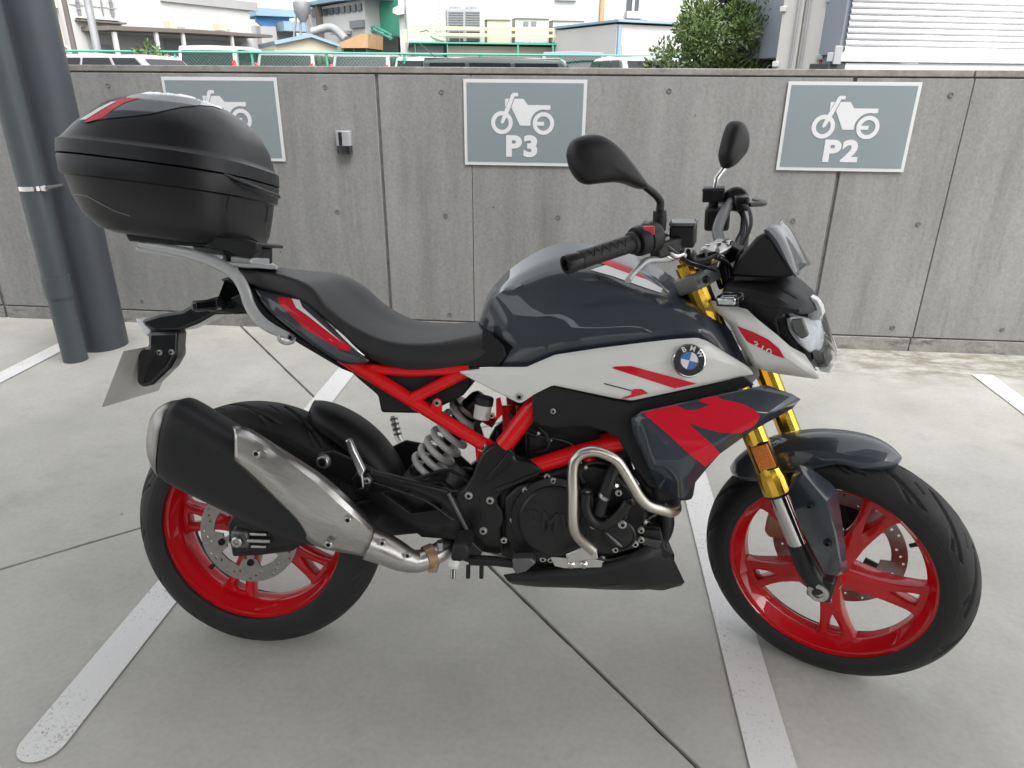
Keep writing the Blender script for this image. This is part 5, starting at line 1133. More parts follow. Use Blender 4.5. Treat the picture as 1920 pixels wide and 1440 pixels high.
for i_, q_ in enumerate(kk):          # the broad face is one flat plane, its rim turned in
    if q_ in 'abcdefpqrstuvo':
        V_[i_] = b_on(wv[q_][0], wv[q_][1], w1_, wn_) + np.array([0, {'a': .006, 'p': .006, 'o': .006, 'e': .003, 'f': .006, 'b': .002, 'd': .001}.get(q_, 0), 0]); I_ = {q: i for i, q in enumerate(kk)}
fc_ = ['abu', 'bctu', 'cdst'.replace('d',''), 'cds', 'des', 'efs', 'utrq', 'tsr', 'aup', 'puvo'.replace('o',''), 'uqv', 'pvo', 'sfg', 'sgh', 'rshi', 'qrij', 'qjk', 'qklm', 'qmnv'.replace('v','') , 'qnov']
FF = []
for q in fc_:
    q2 = ''.join(dict.fromkeys(q)); FF.append(tuple(I_[c] for c in q2))
wing = mk('winglet', V_, FF, 'grey_paint', BB, solid=.004, angle=14)
mk('winglet', mir(V_), FF, 'grey_paint', BB, solid=-.004, angle=14)
def o5(l): return [(1160 + x * .1979, 690 + y * .1979) for x, y in l]
decal('red_graphic', o5([(225, 420), (540, 350), (640, 395), (720, 405), (860, 345), (750, 315), (790, 290), (930, 262), (985, 300), (1060, 310), (1200, 350), (1300, 405), (1340, 455), (1290, 540), (1160, 610), (1080, 615), (960, 612), (780, 562), (650, 516), (885, 722), (960, 805), (820, 935), (640, 790), (480, 640), (330, 510)]), wing, 'red_decal', BB)
# roundel emblem
em = empty('emblem', parent=BB); ec = b(1292, 676, -.190); en_ = np.array([.10, -1, .12]); en_ /= np.linalg.norm(en_)
eu = np.cross((0, 0, 1.), en_); eu = np.cross(en_, (0, 0, 1.)); eu /= np.linalg.norm(eu); eu = -eu if eu[0] < 0 else eu; ev = np.cross(en_, eu); ev = -ev if ev[2] < 0 else ev
ER = .0315
lathe('emblem_body', [(ER * 1.10, -.008), (ER * 1.10, -.001), (ER * 1.05, .0025), (ER * .99, .003), (ER * .975, .0015), (0, .0016)], ec, en_, 'chrome', em, n=48)
def eart(nm, loops, m, h=.0026, t=.0006):
    v, f = flat_geo(loops, t); ca, sa = math.cos(R_(-14)), math.sin(R_(-14))
    mk(nm, [ec + en_ * (h + p[2]) + eu * (p[0] * ca - p[1] * sa) + ev * (p[0] * sa + p[1] * ca) for p in v], f, m, em)
eart('emblem_ring', [circ2((0, 0), ER * .965, 48), circ2((0, 0), ER * .60, 48)], 'dark_decal', .0021)
eart('emblem_inner_ring', [circ2((0, 0), ER * .60, 48), circ2((0, 0), ER * .555, 48)], 'chrome', .0026)
for k in range(4):
    sec = [(0, 0)] + [(ER * .55 * math.cos(R_(a)), ER * .55 * math.sin(R_(a))) for a in np.linspace(90 * k + 1, 90 * k + 89, 12)]
    eart('emblem_quadrant', [sec], 'blue_enamel' if k % 2 else 'white_decal', .0023 + .0001 * (k % 2))
for ch, a in (('B', 133), ('M', 90), ('W', 47)):
    v, f = text_geo(ch, .0145, .0003, 0, 1, .0003); rr_ = R_(a); ca, sa = math.cos(R_(-14)), math.sin(R_(-14)); o_ = []
    for p in v:
        x, z = p[0], p[1]; th = rr_ - math.pi / 2; X = x * math.cos(th) - z * math.sin(th) + ER * .78 * math.cos(rr_); Z = x * math.sin(th) + z * math.cos(th) + ER * .78 * math.sin(rr_)
        o_.append(ec + en_ * (.0028 + p[2]) + eu * (X * ca - Z * sa) + ev * (X * sa + Z * ca))
    mk('emblem_letter', o_, f, 'white_decal', em)
# tank artwork
decal('red_stripe', [(1076, 472), (1094, 471), (1135, 485), (1160, 494), (1188, 506), (1211, 523), (1195, 519), (1160, 506), (1136, 498), (1108, 488)], tank, 'red_decal', BB)
decal('white_stripe', [(1107, 507), (1135, 498), (1160, 507), (1212, 525), (1242, 542), (1239, 550), (1200, 537), (1150, 519)], tank, 'white_decal', BB)
decal_text('dealer_lettering', 'MOTORRAD SUZUKA', (1190, 545), (15.4, 5.6), (-3.5, 11.5), tank, 'dark_decal', BB, bold=.01)

# ---------------------------------------------------------------- rack, grab rail, tail light, number plate
rk = empty('luggage_rack', parent=BB)
gr = [b(262, 459, -.115), b(310, 466, -.118), b(371, 480, -.12), b(419, 500, -.12), b(446, 521, -.12), b(459, 545, -.12), b(467, 570, -.122), b(482, 595, -.125), b(507, 615, -.128), b(546, 632, -.13)]
for g_ in (gr, mir(gr)): tube('grab_rail', g_, [.0045, .006, .007, .0075, .0078, .0078, .0078, .0078, .007, .004], 'silver_cast', rk, smooth=50, n=16, flat=1.7)
slab('rack_plate', [b(255, 462, -.12), b(400, 488, -.12), b(520, 497, -.12), b(520, 497, .12), b(400, 488, .12), b(255, 462, .12)], .010, 'silver_cast', rk, direction=(0, 0, -1), bevel=.003)
obox('rack_block', b(410, 488, -.09), (1, 0, -.05), (0, 1, 0), (.05, 0, 1), (.022, .03, .014), 'silver_cast', rk, bevel=.004)
obox('rack_block', b(470, 492, -.06), (1, 0, -.05), (0, 1, 0), (.05, 0, 1), (.024, .05, .012), 'silver_cast', rk, bevel=.004)
tube('rail_hook', Bs([(522, 627), (524, 638), (536, 644), (549, 641), (552, 632)], -.135), .0038, 'silver_cast', rk, smooth=14)
bolt(b(546, 632, -.14), .006, RIGHT, rk, m='clamp_grey')
tlh = empty('tail_unit', parent=BB)
slab('tail_arm', Bs([(262, 600), (300, 588), (340, 582), (370, 565), (405, 556), (440, 545), (462, 560), (466, 582), (430, 590), (400, 590), (372, 606), (335, 621), (290, 623), (270, 612)], -.045), .09, 'black_gloss', tlh, bevel=.008)
slab('tail_cowl', Bs([(368, 575), (376, 566), (430, 556), (455, 545), (420, 530), (410, 524), (440, 515), (470, 560), (474, 586), (440, 590), (400, 585), (374, 582)], -.075), .15, 'black_gloss', tlh, bevel=.01)
obox('turn_signal', b(390, 572, -.105), (1, 0, .12), (0, 1, 0), (-.12, 0, 1), (.030, .022, .0125), 'black_gloss', tlh, bevel=.007)
obox('turn_signal_lens', b(388, 571, -.129), (1, 0, .12), (0, 1, 0), (-.12, 0, 1), (.024, .003, .009), 'smoke_lens', tlh, bevel=.002)
bolt(b(431, 576, -.078), .005, RIGHT, tlh, m='black_metal')
slab('number_plate_light', [b(253, 597, -.04), b(270, 599, -.04), b(282, 622, -.04), b(276, 632, -.04), b(262, 618, -.04)], .08, 'lamp_white', tlh, bevel=.003)
slab('plate_holder', Bs([(276, 622), (332, 620), (330, 650), (331, 668), (318, 690), (285, 722), (265, 728), (254, 718), (256, 660), (276, 650)], -.048), .05, 'black_gloss', tlh, bevel=.012, seg=3)
slab('holder_rib', Bs([(292, 655), (318, 665), (300, 696), (278, 716), (268, 712), (280, 680)], -.051), .006, 'black_metal', tlh, bevel=.003)
for px, py in ((300, 661), (322, 660)): bolt(b(px, py, -.05), .005, RIGHT, tlh)
pl = [np.array([-.262, -.115, .738]), np.array([-.322, -.115, .606]), np.array([-.322, .115, .606]), np.array([-.262, .115, .738])]
slab('number_plate', pl, .0015, 'plate_alu', BB, direction=(-.91, 0, .41), bevel=.0005)

# ================================================================== front end (turns with the handlebar)
fk = empty('front_fork', parent=BB)
def fork_pt(y, z):
    base = np.array([1.249, y, .521]); return base + AX * ((z - .521) / AX[2])
for sg in (-1, 1):
    y = .1 * sg
    a_, c_ = fork_pt(y, .50), fork_pt(y, .985); Lf = np.linalg.norm(c_ - a_)
    lathe('fork_tube', [(.029, 0), (.0305, .002), (.0305, .036), (.0275, .048), (.0262, .06), (.0262, Lf * .62), (.0278, Lf * .66), (.0278, Lf * .80), (.0258, Lf * .82), (.0258, Lf), (.018, Lf + .002)], a_, AX, 'gold', fk, 's', n=14, angle=24)
    lathe('dust_seal', [(.024, -.006), (.028, -.005), (.029, 0)], a_, AX, 'rubber', fk, 's', n=28)
    c2, a2 = fork_pt(y, .335), fork_pt(y, .50); L2 = np.linalg.norm(a2 - c2)
    lathe('fork_slider', [(.0205, 0), (.0205, L2)], c2, AX, 'chrome', fk, 's', n=28)
    lathe('fork_cap', [(.020, 0), (.020, .008), (.012, .010), (.012, .016)], c_, AX, 'gold' if sg < 0 else 'black_metal', fk, 's', n=6, angle=20)
    ft_ = np.array([1.372, y * .96, .290])
    tube('fork_foot', [fork_pt(y, .385), fork_pt(y, .335), fork_pt(y, .31) + np.array([.004, 0, 0]), ft_ + np.array([0, 0, -.004])], [.0225, .0245, .025, .026], 'black_metal', fk, 's', n=20)
    obox('axle_clamp', ft_ + np.array([0, 0, 0]), (1, 0, -.1), (0, 1, 0), (.1, 0, 1), (.026, .018, .030), 'black_metal', fk, 's', bevel=.008)
lathe('axle_end', [(.0225, 0), (.0225, .006), (.019, .008), (.0125, .008), (.012, .001), (0, .001)], np.array([1.370, -.115, .286]), (0, -1, 0), 'steel', fk, 's', n=28, angle=30)
bolt(np.array([1.392, -.1, .262]), .004, (.6, -1, 0), fk, 's')
# orange reflector on its bracket
slab('reflector', Ss([(1407, 841), (1437, 833), (1455, 876), (1425, 884)], -.131), .006, 'orange_reflector', fk, 's', bevel=.001)
slab('reflector_bracket', Ss([(1402, 836), (1439, 828), (1459, 878), (1423, 888)], -.1245), .005, 'black_plastic', fk, 's', bevel=.001)
# triple clamp
for zc, hh_ in ((.952, .017), (.745, .018)):
    c0 = fork_pt(0, zc); fw3 = np.array([AX[2], 0, -AX[0]])
    v, f = flat_geo([[(-.045, -.05), (-.03, -.112), (-.02, -.135), (.02, -.137), (.036, -.12), (.04, -.06), (.02, 0), (.04, .06), (.036, .12), (.02, .137), (-.02, .135), (-.03, .112), (-.045, .05)]], hh_ * 2, .004)
    mk('triple_clamp', [c0 + fw3 * p[0] + np.array([0, p[1], 0]) + AX * p[2] for p in v], f, 'clamp_grey', fk, 's', angle=30)
bolt(s(1324, 524, -.138), .0065, (.2, -1, 0), fk, 's', m='black_metal')
lathe('steering_stem', [(.03, 0), (.03, .20)], fork_pt(0, .75) - np.array([.045, 0, 0]), AX, 'inner_black', fk, 's', n=20)
# front brake caliper (far leg)
slab('front_caliper', Ss([(1436, 975), (1444, 950), (1462, 946), (1476, 962), (1480, 1000), (1466, 1014), (1440, 1008), (1432, 996)], .062), .055, 'bronze', fk, 's', bevel=.006)
tube('brake_hose', Ss([(1460, 950, .10), (1452, 920, .12), (1448, 880, .13), (1430, 800, .12), (1400, 700, .10)]), .004, 'rubber', fk, 's', smooth=20)

# front mudguard and fork guard
ang = [(142, .311, .45), (137, .317, .85), (128, .320, 1), (116, .322, 1), (104, .324, 1), (92, .326, .98), (82, .327, .9), (75, .323, .6), (70.5, .316, .12)]
rows = []
for yn, dr in ((-1, -.052), (-.97, -.034), (-.88, -.015), (-.6, -.004), (-.3, .003), (0, .004), (.3, .003), (.6, -.004), (.88, -.015), (.97, -.034), (1, -.052)):
    rows.append(crom([polar(FC, r0 + dr * (.35 + .65 * t) * (1.0 if abs(yn) < .9 else (1.15 if 95 < a < 130 else .8)), a, yn * .066 * t) for a, r0, t in ang], 44))
v, f = grid(rows); fend = mk('front_mudguard', v, f, 'grey_paint', BB, 's', solid=.003, angle=22)
G = {'a': (1499, 872, -.118), 'b': (1484, 895, -.128), 'c': (1478, 921, -.134), 'd': (1497, 980, -.138), 'e': (1546, 1076, -.130), 'f': (1570, 1080, -.124), 'g': (1589, 1072, -.104), 'h': (1585, 1020, -.102), 'i': (1570, 920, -.100), 'j': (1556, 904, -.098), 'k': (1520, 878, -.104),
     'l': (1506, 888, -.136), 'm': (1550, 940, -.142), 'n': (1566, 1010, -.140), 'o': (1575, 1070, -.126)}
gk = list(G); GV = [s(*G[q]) for q in gk]; GI = {q: i for i, q in enumerate(gk)}
GF = [tuple(GI[c] for c in q) for q in ('abl', 'akjl', 'jiml', 'blc', 'clmd', 'dmn', 'dneo'.replace('o', ''), 'nofe', 'mihn', 'hgon', 'ogf')]
gd = mk('fork_guard', GV, GF, 'grey_paint', BB, 's', solid=.004, angle=16)
mk('fork_guard', [p * np.array([1, -.85, 1]) + np.array([.01, 0, -.045]) for p in GV], GF, 'grey_paint', BB, 's', solid=-.004, angle=16)
for px, py in ((1518, 947), (1551, 1018)): bolt(s(px, py, -.141), .0062, RIGHT, BB, 's', m='black_metal')

# ---------------------------------------------------------------- headlight and cowl
hl = empty('headlight', parent=BB)
def o2(l): return [(1330 + x * .13889, 520 + y * .13889) for x, y in l]
lens_r = [(1467, 585, -.100), (1457, 604, -.104), (1470, 632, -.102), (1496, 660, -.096), (1520, 684, -.085), (1540, 697, -.070)]
lens_m = [(1500, 588, -.065), (1508, 604, -.072), (1522, 636, -.072), (1536, 664, -.066), (1548, 686, -.055), (1553, 698, -.045)]
lens_c = [(1528, 588, 0), (1546, 606, 0), (1556, 640, 0), (1561, 668, 0), (1561, 688, 0), (1558, 698, 0)]
skin('lens', [[s(*p) for p in l] for l in (lens_c, lens_m, lens_r)], 18, 'clear_lens', hl, mirror=True, across=4, smooth_across=True, fr='s', angle=60)
inn = lambda l, dx, sc: [s(*p) * np.array([1, sc, 1]) - np.array([dx, 0, 0]) for p in l]
skin('reflector_bowl', [inn(lens_c, .034, 1), inn(lens_m, .030, .9), inn(lens_r, .006, .95)], 16, 'inner_black', hl, mirror=True, across=3, smooth_across=True, fr='s')
# bright reflector shells inside the lens
bx_ = np.array([-.010, 0, 0])
shr = [[s(1536, 600, 0) + bx_, s(1549, 618, 0) + bx_, s(1553, 640, 0) + bx_, s(1550, 658, 0) + bx_],
       [s(1508, 593, -.045) + bx_, s(1522, 612, -.05) + bx_, s(1533, 638, -.05) + bx_, s(1538, 657, -.042) + bx_],
       [s(1476, 597, -.086), s(1482, 620, -.088), s(1500, 645, -.083), s(1520, 660, -.07)]]
skin('reflector_shell', shr, 14, 'lamp_white', hl, mirror=True, across=3, smooth_across=True, fr='s', solid=.003)
slab('projector_frame', Ss([(1482, 600), (1504, 598), (1516, 630), (1503, 637), (1487, 622)], -.0935), .012, 'clamp_grey', hl, 's', bevel=.003)
slab('daytime_lamp', Ss([(1519, 556), (1532, 563), (1540, 576), (1543, 590), (1537, 601), (1514, 598)], -.012), .024, 'lamp_white', hl, 's', bevel=.002)
slab('lower_reflector', Ss([(1512, 668), (1545, 660), (1552, 690), (1530, 690)], -.03), .06, 'black_gloss', hl, 's', bevel=.004)
slab('lens_rim', Ss([(1534, 690), (1558, 695), (1556, 700), (1538, 697)], -.02), .04, 'lamp_white', hl, 's', bevel=.002)
# white cheek panels with red 310 patch
ch = {'a': (1334, 563, -.105), 'b': (1376, 573, -.118), 'c': (1401, 580, -.122), 'd': (1420, 598, -.124), 'e': (1456, 627, -.122), 'f': (1481, 649, -.116), 'g': (1508, 664, -.108), 'h': (1522, 684, -.100), 'i': (1536, 708, -.090), 'j': (1530, 709, -.092),
      'k': (1456, 698, -.112), 'l': (1416, 687, -.112), 'm': (1408, 675, -.112), 'n': (1388, 645, -.112), 'o': (1372, 610, -.112), 'p': (1358, 594, -.110), 'q': (1338, 578, -.106),
      'r': (1385, 605, -.128), 's': (1432, 640, -.131), 't': (1484, 676, -.122), 'u': (1400, 640, -.128), 'v': (1420, 678, -.124)}
ck_ = list(ch); CV = [s(*ch[q]) for q in ck_]; CI = {q: i for i, q in enumerate(ck_)}
CF = [tuple(CI[c] for c in q) for q in ('abrp', 'aqp'.replace('q', 'q'), 'bcdr', 'drs', 'des', 'efts', 'fght', 'htij'.replace('htij', 'hijt'), 'tjk', 'tkvs', 'vkl', 'vlm', 'vmnu', 'unor', 'uvs', 'usr', 'opr')]
cheek = mk('headlight_cheek', CV, CF, 'white_paint', hl, 's', solid=.004, angle=16)
mk('headlight_cheek', [p * np.array([1, -1, 1]) for p in CV], CF, 'white_paint', hl, 's', solid=-.004, angle=16)
decal('red_patch', o2([(385, 655), (600, 740), (800, 840), (940, 960), (1020, 1095), (880, 1045), (540, 880), (500, 850), (440, 760)]), cheek, 'red_decal', hl)
decal_text('number_lettering', '310', (1430, 651), (22, 11.5), (-6, 13.5), cheek, 'white_decal', hl, bold=.012, space=1.12, off=.0024)
# black nose cowl
cw = [[s(1366, 522, 0), s(1420, 519, 0), s(1472, 520, 0), s(1502, 540, 0), s(1530, 566, 0), s(1536, 580, 0)],
      [s(1362, 528, -.05), s(1415, 527, -.052), s(1462, 533, -.05), s(1494, 551, -.044), s(1520, 571, -.034), s(1528, 583, -.024)],
      [s(1356, 540, -.09), s(1400, 543, -.094), s(1450, 556, -.092), s(1484, 573, -.08), s(1508, 582, -.062), s(1518, 588, -.05)],
      [s(1352, 556, -.105), s(1395, 563, -.108), s(1432, 574, -.106), s(1462, 580, -.102), s(1488, 585, -.085), s(1502, 590, -.07)]]
cowl = skin('nose_cowl', cw, 36, 'black_plastic', hl, mirror=True, across=3, fr='s', solid=.003, angle=16)
slab('cowl_side', Ss([(1345, 560), (1400, 560), (1462, 578), (1468, 585), (1452, 600), (1456, 628), (1420, 600), (1402, 583), (1376, 575)], -.100), .02, 'black_plastic', hl, 's', bevel=.003)
slab('cowl_frame', Ss([(1459, 577), (1500, 581), (1498, 588), (1468, 588), (1456, 604), (1462, 630), (1456, 630), (1447, 604)], -.106), .012, 'black_plastic', hl, 's', bevel=.002)
decal('cowl_slot', [(1454, 534), (1472, 540), (1492, 553), (1497, 562), (1488, 556), (1470, 546)], cowl, 'inner_black', hl)
slab('headlight_back', Ss([(1345, 560), (1380, 545), (1450, 560), (1470, 600), (1500, 655), (1480, 690), (1420, 685), (1390, 640)], -.085), .17, 'inner_black', hl, 's', bevel=.008)
for sg in (-1, 1):
    c_ = s(1369, 561, -.135) * np.array([1, -sg, 1])
    c_ = np.array([c_[0], abs(c_[1]) * sg, c_[2]])
    obox('front_turn_signal', c_, (1, 0, .1), (0, 1, 0), (-.1, 0, 1), (.023, .022, .011), 'clear_lens', hl, 's', bevel=.005)
    obox('front_turn_signal_body', c_ + np.array([-.004, -sg * .010, -.002]), (1, 0, .1), (0, 1, 0), (-.1, 0, 1), (.019, .026, .0085), 'chrome', hl, 's', bevel=.004)

# ---------------------------------------------------------------- instrument
ds = empty('instrument', parent=BB)
side = [(1368, 517), (1385, 485), (1419, 444), (1433, 437), (1447, 447), (1472, 487), (1494, 516), (1462, 523), (1388, 520)]
slab('housing', Ss(side, -.062), .124, 'black_plastic', ds, 's', bevel=.006)
sh_l = [[s(1434, 429, y_), s(1452, 452, y_), s(1476, 490, y_), s(1494, 517, y_)] for y_ in (-.066,)]
shl = [[s(1433, 431, -.066), s(1450, 452, -.067), s(1474, 490, -.068), s(1493, 519, -.066)],
       [s(1446, 423, -.040), s(1466, 446, -.042), s(1486, 484, -.044), s(1499, 514, -.044)],
       [s(1461, 420, 0), s(1478, 444, 0), s(1494, 478, 0), s(1502, 505, 0)]]
mat('shield_grey', (.045, .052, .060), .15, .0, .5)
skin('front_shield', list(reversed(shl)), 14, 'shield_grey', ds, mirror=True, across=3, smooth_across=True, fr='s', solid=.003, angle=50)
slab('display_screen', [s(1386, 486, -.05), s(1420, 446, -.05), s(1420, 446, -.05) * np.array([1, -1, 1]), s(1386, 486, -.05) * np.array([1, -1, 1])], .003, 'black_gloss', ds, 's', direction=(-.6, 0, .8), bevel=.001)

# ---------------------------------------------------------------- handlebar
hb = empty('handlebar', parent=BB)
barR = [np.array(p_) for p_ in ((.937, -.42, 1.051), (.965, -.365, 1.060), (1.000, -.30, 1.068), (1.014, -.24, 1.068), (1.016, -.18, 1.050), (1.020, -.13, 1.018), (1.046, -.085, .993), (1.062, -.04, .988), (1.062, 0, .988))]
bar = barR + [p * np.array([1, -1, 1]) for p in reversed(barR[:-1])]
tube('bar', bar[1:-1], .0128, 'clamp_grey', hb, 's', smooth=70, n=18)
for sg in (1, -1):
    q = lambda p: np.array(p) * np.array([1, sg, 1])
    g0, g1 = q(barR[0]), q([.999, -.302, 1.068]); gd_ = (g1 - g0) / np.linalg.norm(g1 - g0); Lg = np.linalg.norm(g1 - g0)
    lathe('grip', [(.0168, .012), (.0172, .016), (.0165, .03), (.0168, Lg * .8), (.0168, Lg - .008), (.021, Lg - .006), (.0215, Lg), (.012, Lg)], g0, gd_, 'grip_rubber', hb, 's', n=28)
    gs = []
    for k in range(5):
        for h_ in (-1, 1):
            base = g0 + gd_ * (Lg * (.25 + .13 * k)); w_ = np.cross(gd_, (0, 0, 1.)); w_ /= np.linalg.norm(w_); z_ = np.cross(w_, gd_)
            if abs(z_[2]) > 0: z_ = z_ if z_[2] > 0 else -z_
            w_ = w_ if w_[1] * sg * 0 + (w_ @ (CAM_S - g0)) > 0 else -w_
            a0 = base + (w_ * math.cos(.2) + z_ * math.sin(.2)) * .0168; a1 = base + gd_ * Lg * .065 * h_ + (w_ * math.cos(1.25) + z_ * math.sin(1.25)) * .0168
            mid = (a0 + a1) / 2; ctr = base + gd_ * Lg * .0325 * h_; mid = ctr + (mid - ctr) / np.linalg.norm(mid - ctr) * .0171
            gs.append(tube_geo([a0, mid, a1], .0009, 6))
    v, f = merge(*gs); mk('grip_pattern', v, f, 'black_metal', hb, 's')
    lathe('bar_end', [(.0105, .006), (.0110, -.002), (.0165, -.002), (.0185, .002), (.0160, .030), (.012, .031)], g0 - gd_ * .018, gd_, 'black_metal', hb, 's', n=28, angle=40)
    # switch pod
    p0_ = g1 + gd_ * .004
    lathe('switch_pod', [(.017, 0), (.027, .001), (.0285, .006), (.0285, .020), (.0265, .0215), (.0265, .0235), (.029, .025), (.0295, .046), (.025, .052), (.0125, .053)], p0_, gd_, 'black_plastic', hb, 's', n=36, angle=40)
sw0 = np.array([1.006, -.291, 1.098]); obox('kill_switch', s(1216, 432, -.288), (1, .55, 0), (-.5, 1, 0), (0, 0, 1), (.011, .009, .008), 'switch_red', hb, 's', bevel=.002)
for px, y_ in ((1300, -.045), (1330, .045)):
    obox('bar_riser', np.array([1.062, y_, .975]), (1, 0, -.3), (0, 1, 0), (.3, 0, 1), (.022, .013, .03), 'steel', hb, 's', bevel=.004)
obox('bar_clamp', np.array([1.064, 0, 1.004]), (1, 0, -.3), (0, 1, 0), (.3, 0, 1), (.021, .058, .008), 'steel', hb, 's', bevel=.004)
# front brake master cylinder
mc = empty('brake_master_cylinder', parent=BB)
rc0 = s(1281, 440, -.185)
obox('reservoir', rc0, (1, .25, 0), (-.25, 1, 0), (0, 0, 1), (.024, .027, .021), 'black_plastic', mc, 's', bevel=.004)
obox('reservoir_lid', rc0 + np.array([0, 0, .024]), (1, .25, 0), (-.25, 1, 0), (0, 0, 1), (.025, .028, .003), 'clamp_grey', mc, 's', bevel=.001)
for dx, dy in ((-.018, -.020), (.018, .018)): bolt(rc0 + np.array([dx, dy, .027]), .003, (0, 0, 1), mc, 's', m='steel', h=.003)
obox('cylinder_body', s(1252, 462, -.225), (.5, 1, .1), (1, -.5, 0), (0, 0, 1), (.035, .014, .016), 'black_metal', mc, 's', bevel=.005)
tube('brake_lever', [s(1282, 478, -.185), s(1262, 484, -.21), s(1232, 487, -.255), s(1212, 489, -.29), s(1197, 503, -.325), s(1183, 518, -.36), s(1178, 526, -.375)], [.009, .0095, .0095, .009, .0065, .0058, .0065], 'silver_cast', mc, 's', smooth=26, n=12, flat=.75)
lathe('lever_pivot', [(.008, -.01), (.008, .01)], s(1262, 480, -.205), (0, 0, 1), 'steel', mc, 's', n=14)
tube('banjo_hose', Ss([(1290, 470, -.17), (1300, 488, -.14), (1325, 486, -.11), (1345, 480, -.07), (1352, 500, -.04), (1360, 540, -.03)]), .0045, 'rubber', mc, 's', smooth=24)
tube('lever_bolt_ring', Ss([(1246, 470, -.235), (1250, 480, -.232), (1262, 484, -.222), (1272, 478, -.215)]), .005, 'chrome', mc, 's', smooth=12)
cbs = empty('cable_loom', parent=BB)
for i, (z0, z1, r_) in enumerate(((0, 0, .004), (5, 4, .0035), (9, 8, .0045), (13, 5, .003), (3, 12, .0035))):
    tube('cable', Ss([(1232, 468 + z0, -.25), (1262, 478 + z0 * .6, -.20), (1300, 480 + z1 * .6, -.13), (1335, 474 + z1 * .5, -.07), (1352 + i * 3, 482 + z1, -.04), (1362 + i * 3, 512, -.03), (1368, 545, -.03)]), r_, 'rubber' if i % 2 else 'black_gloss', cbs, 's', smooth=28, n=8)
for i in range(3): lathe('cable_tie', [(.013, -.002), (.013, .002)], s(1300 + 22 * i, 480 - 2 * i, -.13 + .03 * i), (1, .6, -.2), 'clamp_grey', cbs, 's', n=12)
for i in range(4):
    tube('cable', [s(1392 + i * 2, 395 + i * 5, .25), s(1390 + i * 3, 430, .18), s(1380 + i * 4, 455, .10), s(1384 + i * 3, 480, .06), s(1376, 505, .03)], .0035, 'rubber' if i != 1 else 'black_gloss', cbs, 's', smooth=18, n=8)
obox('ignition_switch', s(1368, 470, .05), (1, 0, -.4), (0, 1, 0), (.4, 0, 1), (.022, .022, .018), 'black_plastic', cbs, 's', bevel=.005)
for i_, (z0_, r_) in enumerate(((0, .0045), (6, .0035), (11, .004))):      # hoses looping down beside the dash
    tube('cable', Ss([(1362, 376 + z0_, .25), (1384, 384 + z0_, .24), (1398 - 2 * i_, 414, .20), (1400 - 5 * i_, 446, .13), (1392 - 3 * i_, 476, .08), (1380, 505, .05)]), r_, 'black_gloss' if i_ == 1 else 'rubber', cbs, 's', smooth=26, n=8)
tube('cable', Ss([(1240, 455, -.245), (1262, 470, -.23), (1290, 492, -.17), (1316, 500, -.12), (1340, 512, -.07), (1352, 540, -.05)]), .0055, 'black_gloss', cbs, 's', smooth=24, n=8)
tube('brake_line_union', Ss([(1256, 470, -.232), (1266, 480, -.222), (1280, 476, -.205)]), .0065, 'chrome', cbs, 's', smooth=10, n=10)
for i_ in range(3): lathe('clamp_bolt', [(.006, 0), (.006, .008), (.003, .009)], np.array([1.05 + .014 * i_, -.03 + .03 * i_, 1.010]), (.1, 0, 1), 'chrome', cbs, 's', n=10)
# clutch side
cl_ = empty('clutch_perch', parent=BB)
lp = np.array([1.03, .235, 1.066])
obox('perch_body', lp + np.array([.005, .01, .004]), (.5, -1, -.1), (1, .5, 0), (0, 0, 1), (.03, .018, .017), 'black_metal', cl_, 's', bevel=.006)
tube('clutch_lever', [lp + np.array([.03, -.005, 0]), lp + np.array([.052, .04, -.003]), lp + np.array([.030, .11, -.008]), lp + np.array([-.005, .17, -.012])], [.008, .0085, .0065, .0065], 'black_metal', cl_, 's', smooth=20, n=10, flat=.75)
tube('clutch_cable', [lp + np.array([.02, -.02, 0]), lp + np.array([.045, -.06, .0]), lp + np.array([.07, -.12, -.03]), lp + np.array([.06, -.18, -.09])], .0042, 'rubber', cl_, 's', smooth=18, n=8)
tube('cable', Ss([(1363, 372, .26), (1385, 385, .24), (1398, 420, .2), (1402, 450, .14), (1396, 480, .1)]), .0025, 'rubber', cl_, 's', smooth=18, n=8)
# mirrors
def mirror(name, stem, outline, pt, n, bulge, neck, glass_off):
    e = empty(name, parent=BB)
    for p_, r_, m_ in stem: tube('stem', p_, r_, m_, e, 's', smooth=14, n=12)
    O = [s_on(x, y, pt, n) for x, y in outline]; n = np.array(n, float); n /= np.linalg.norm(n); c_ = sum(O) / len(O)
    O = crom(O + [O[0]], 49)[:-1]
    rings = [[c_ + (p - c_) * sc + n * dd for p in O] for sc, dd in ((.97, -glass_off), (1, -glass_off * .6), (1, 0), (.975, bulge * .35), (.90, bulge * .66), (.72, bulge * .88), (.42, bulge), (.1, bulge * 1.03))]
    v, f = grid(rings, True); f.append(tuple(range(48))); f.append(tuple(range(7 * 48, 8 * 48)))
    mk('shell', v, f, 'black_plastic', e, 's', angle=50)
    g_ = [c_ + (p - c_) * .93 - n * (glass_off + .0008) for p in O]; mk('glass', g_, [tuple(range(48))], 'mirror_glass', e, 's')
    return e
mR = s(1237, 425, -.235)
mirror('mirror', [([s(1236, 432, -.232), s(1237, 412, -.232), s(1237, 395, -.232)], [.0125, .0135, .0125], 'black_plastic'), ([s(1237, 398, -.232), s(1238, 378, -.235), s(1230, 366, -.245), s(1208, 348, -.27), s(1196, 336, -.285)], [.0075, .0075, .0075, .0072, .0085], 'black_metal')],
       [(1064, 292), (1066, 278), (1074, 263), (1093, 254), (1118, 252), (1141, 263), (1160, 280), (1180, 304), (1200, 331), (1211, 350), (1203, 355), (1172, 345), (1155, 342), (1125, 344), (1099, 346), (1084, 338), (1070, 317)], s(1200, 340, -.285), (.80, -.62, .1), .030, None, .010)
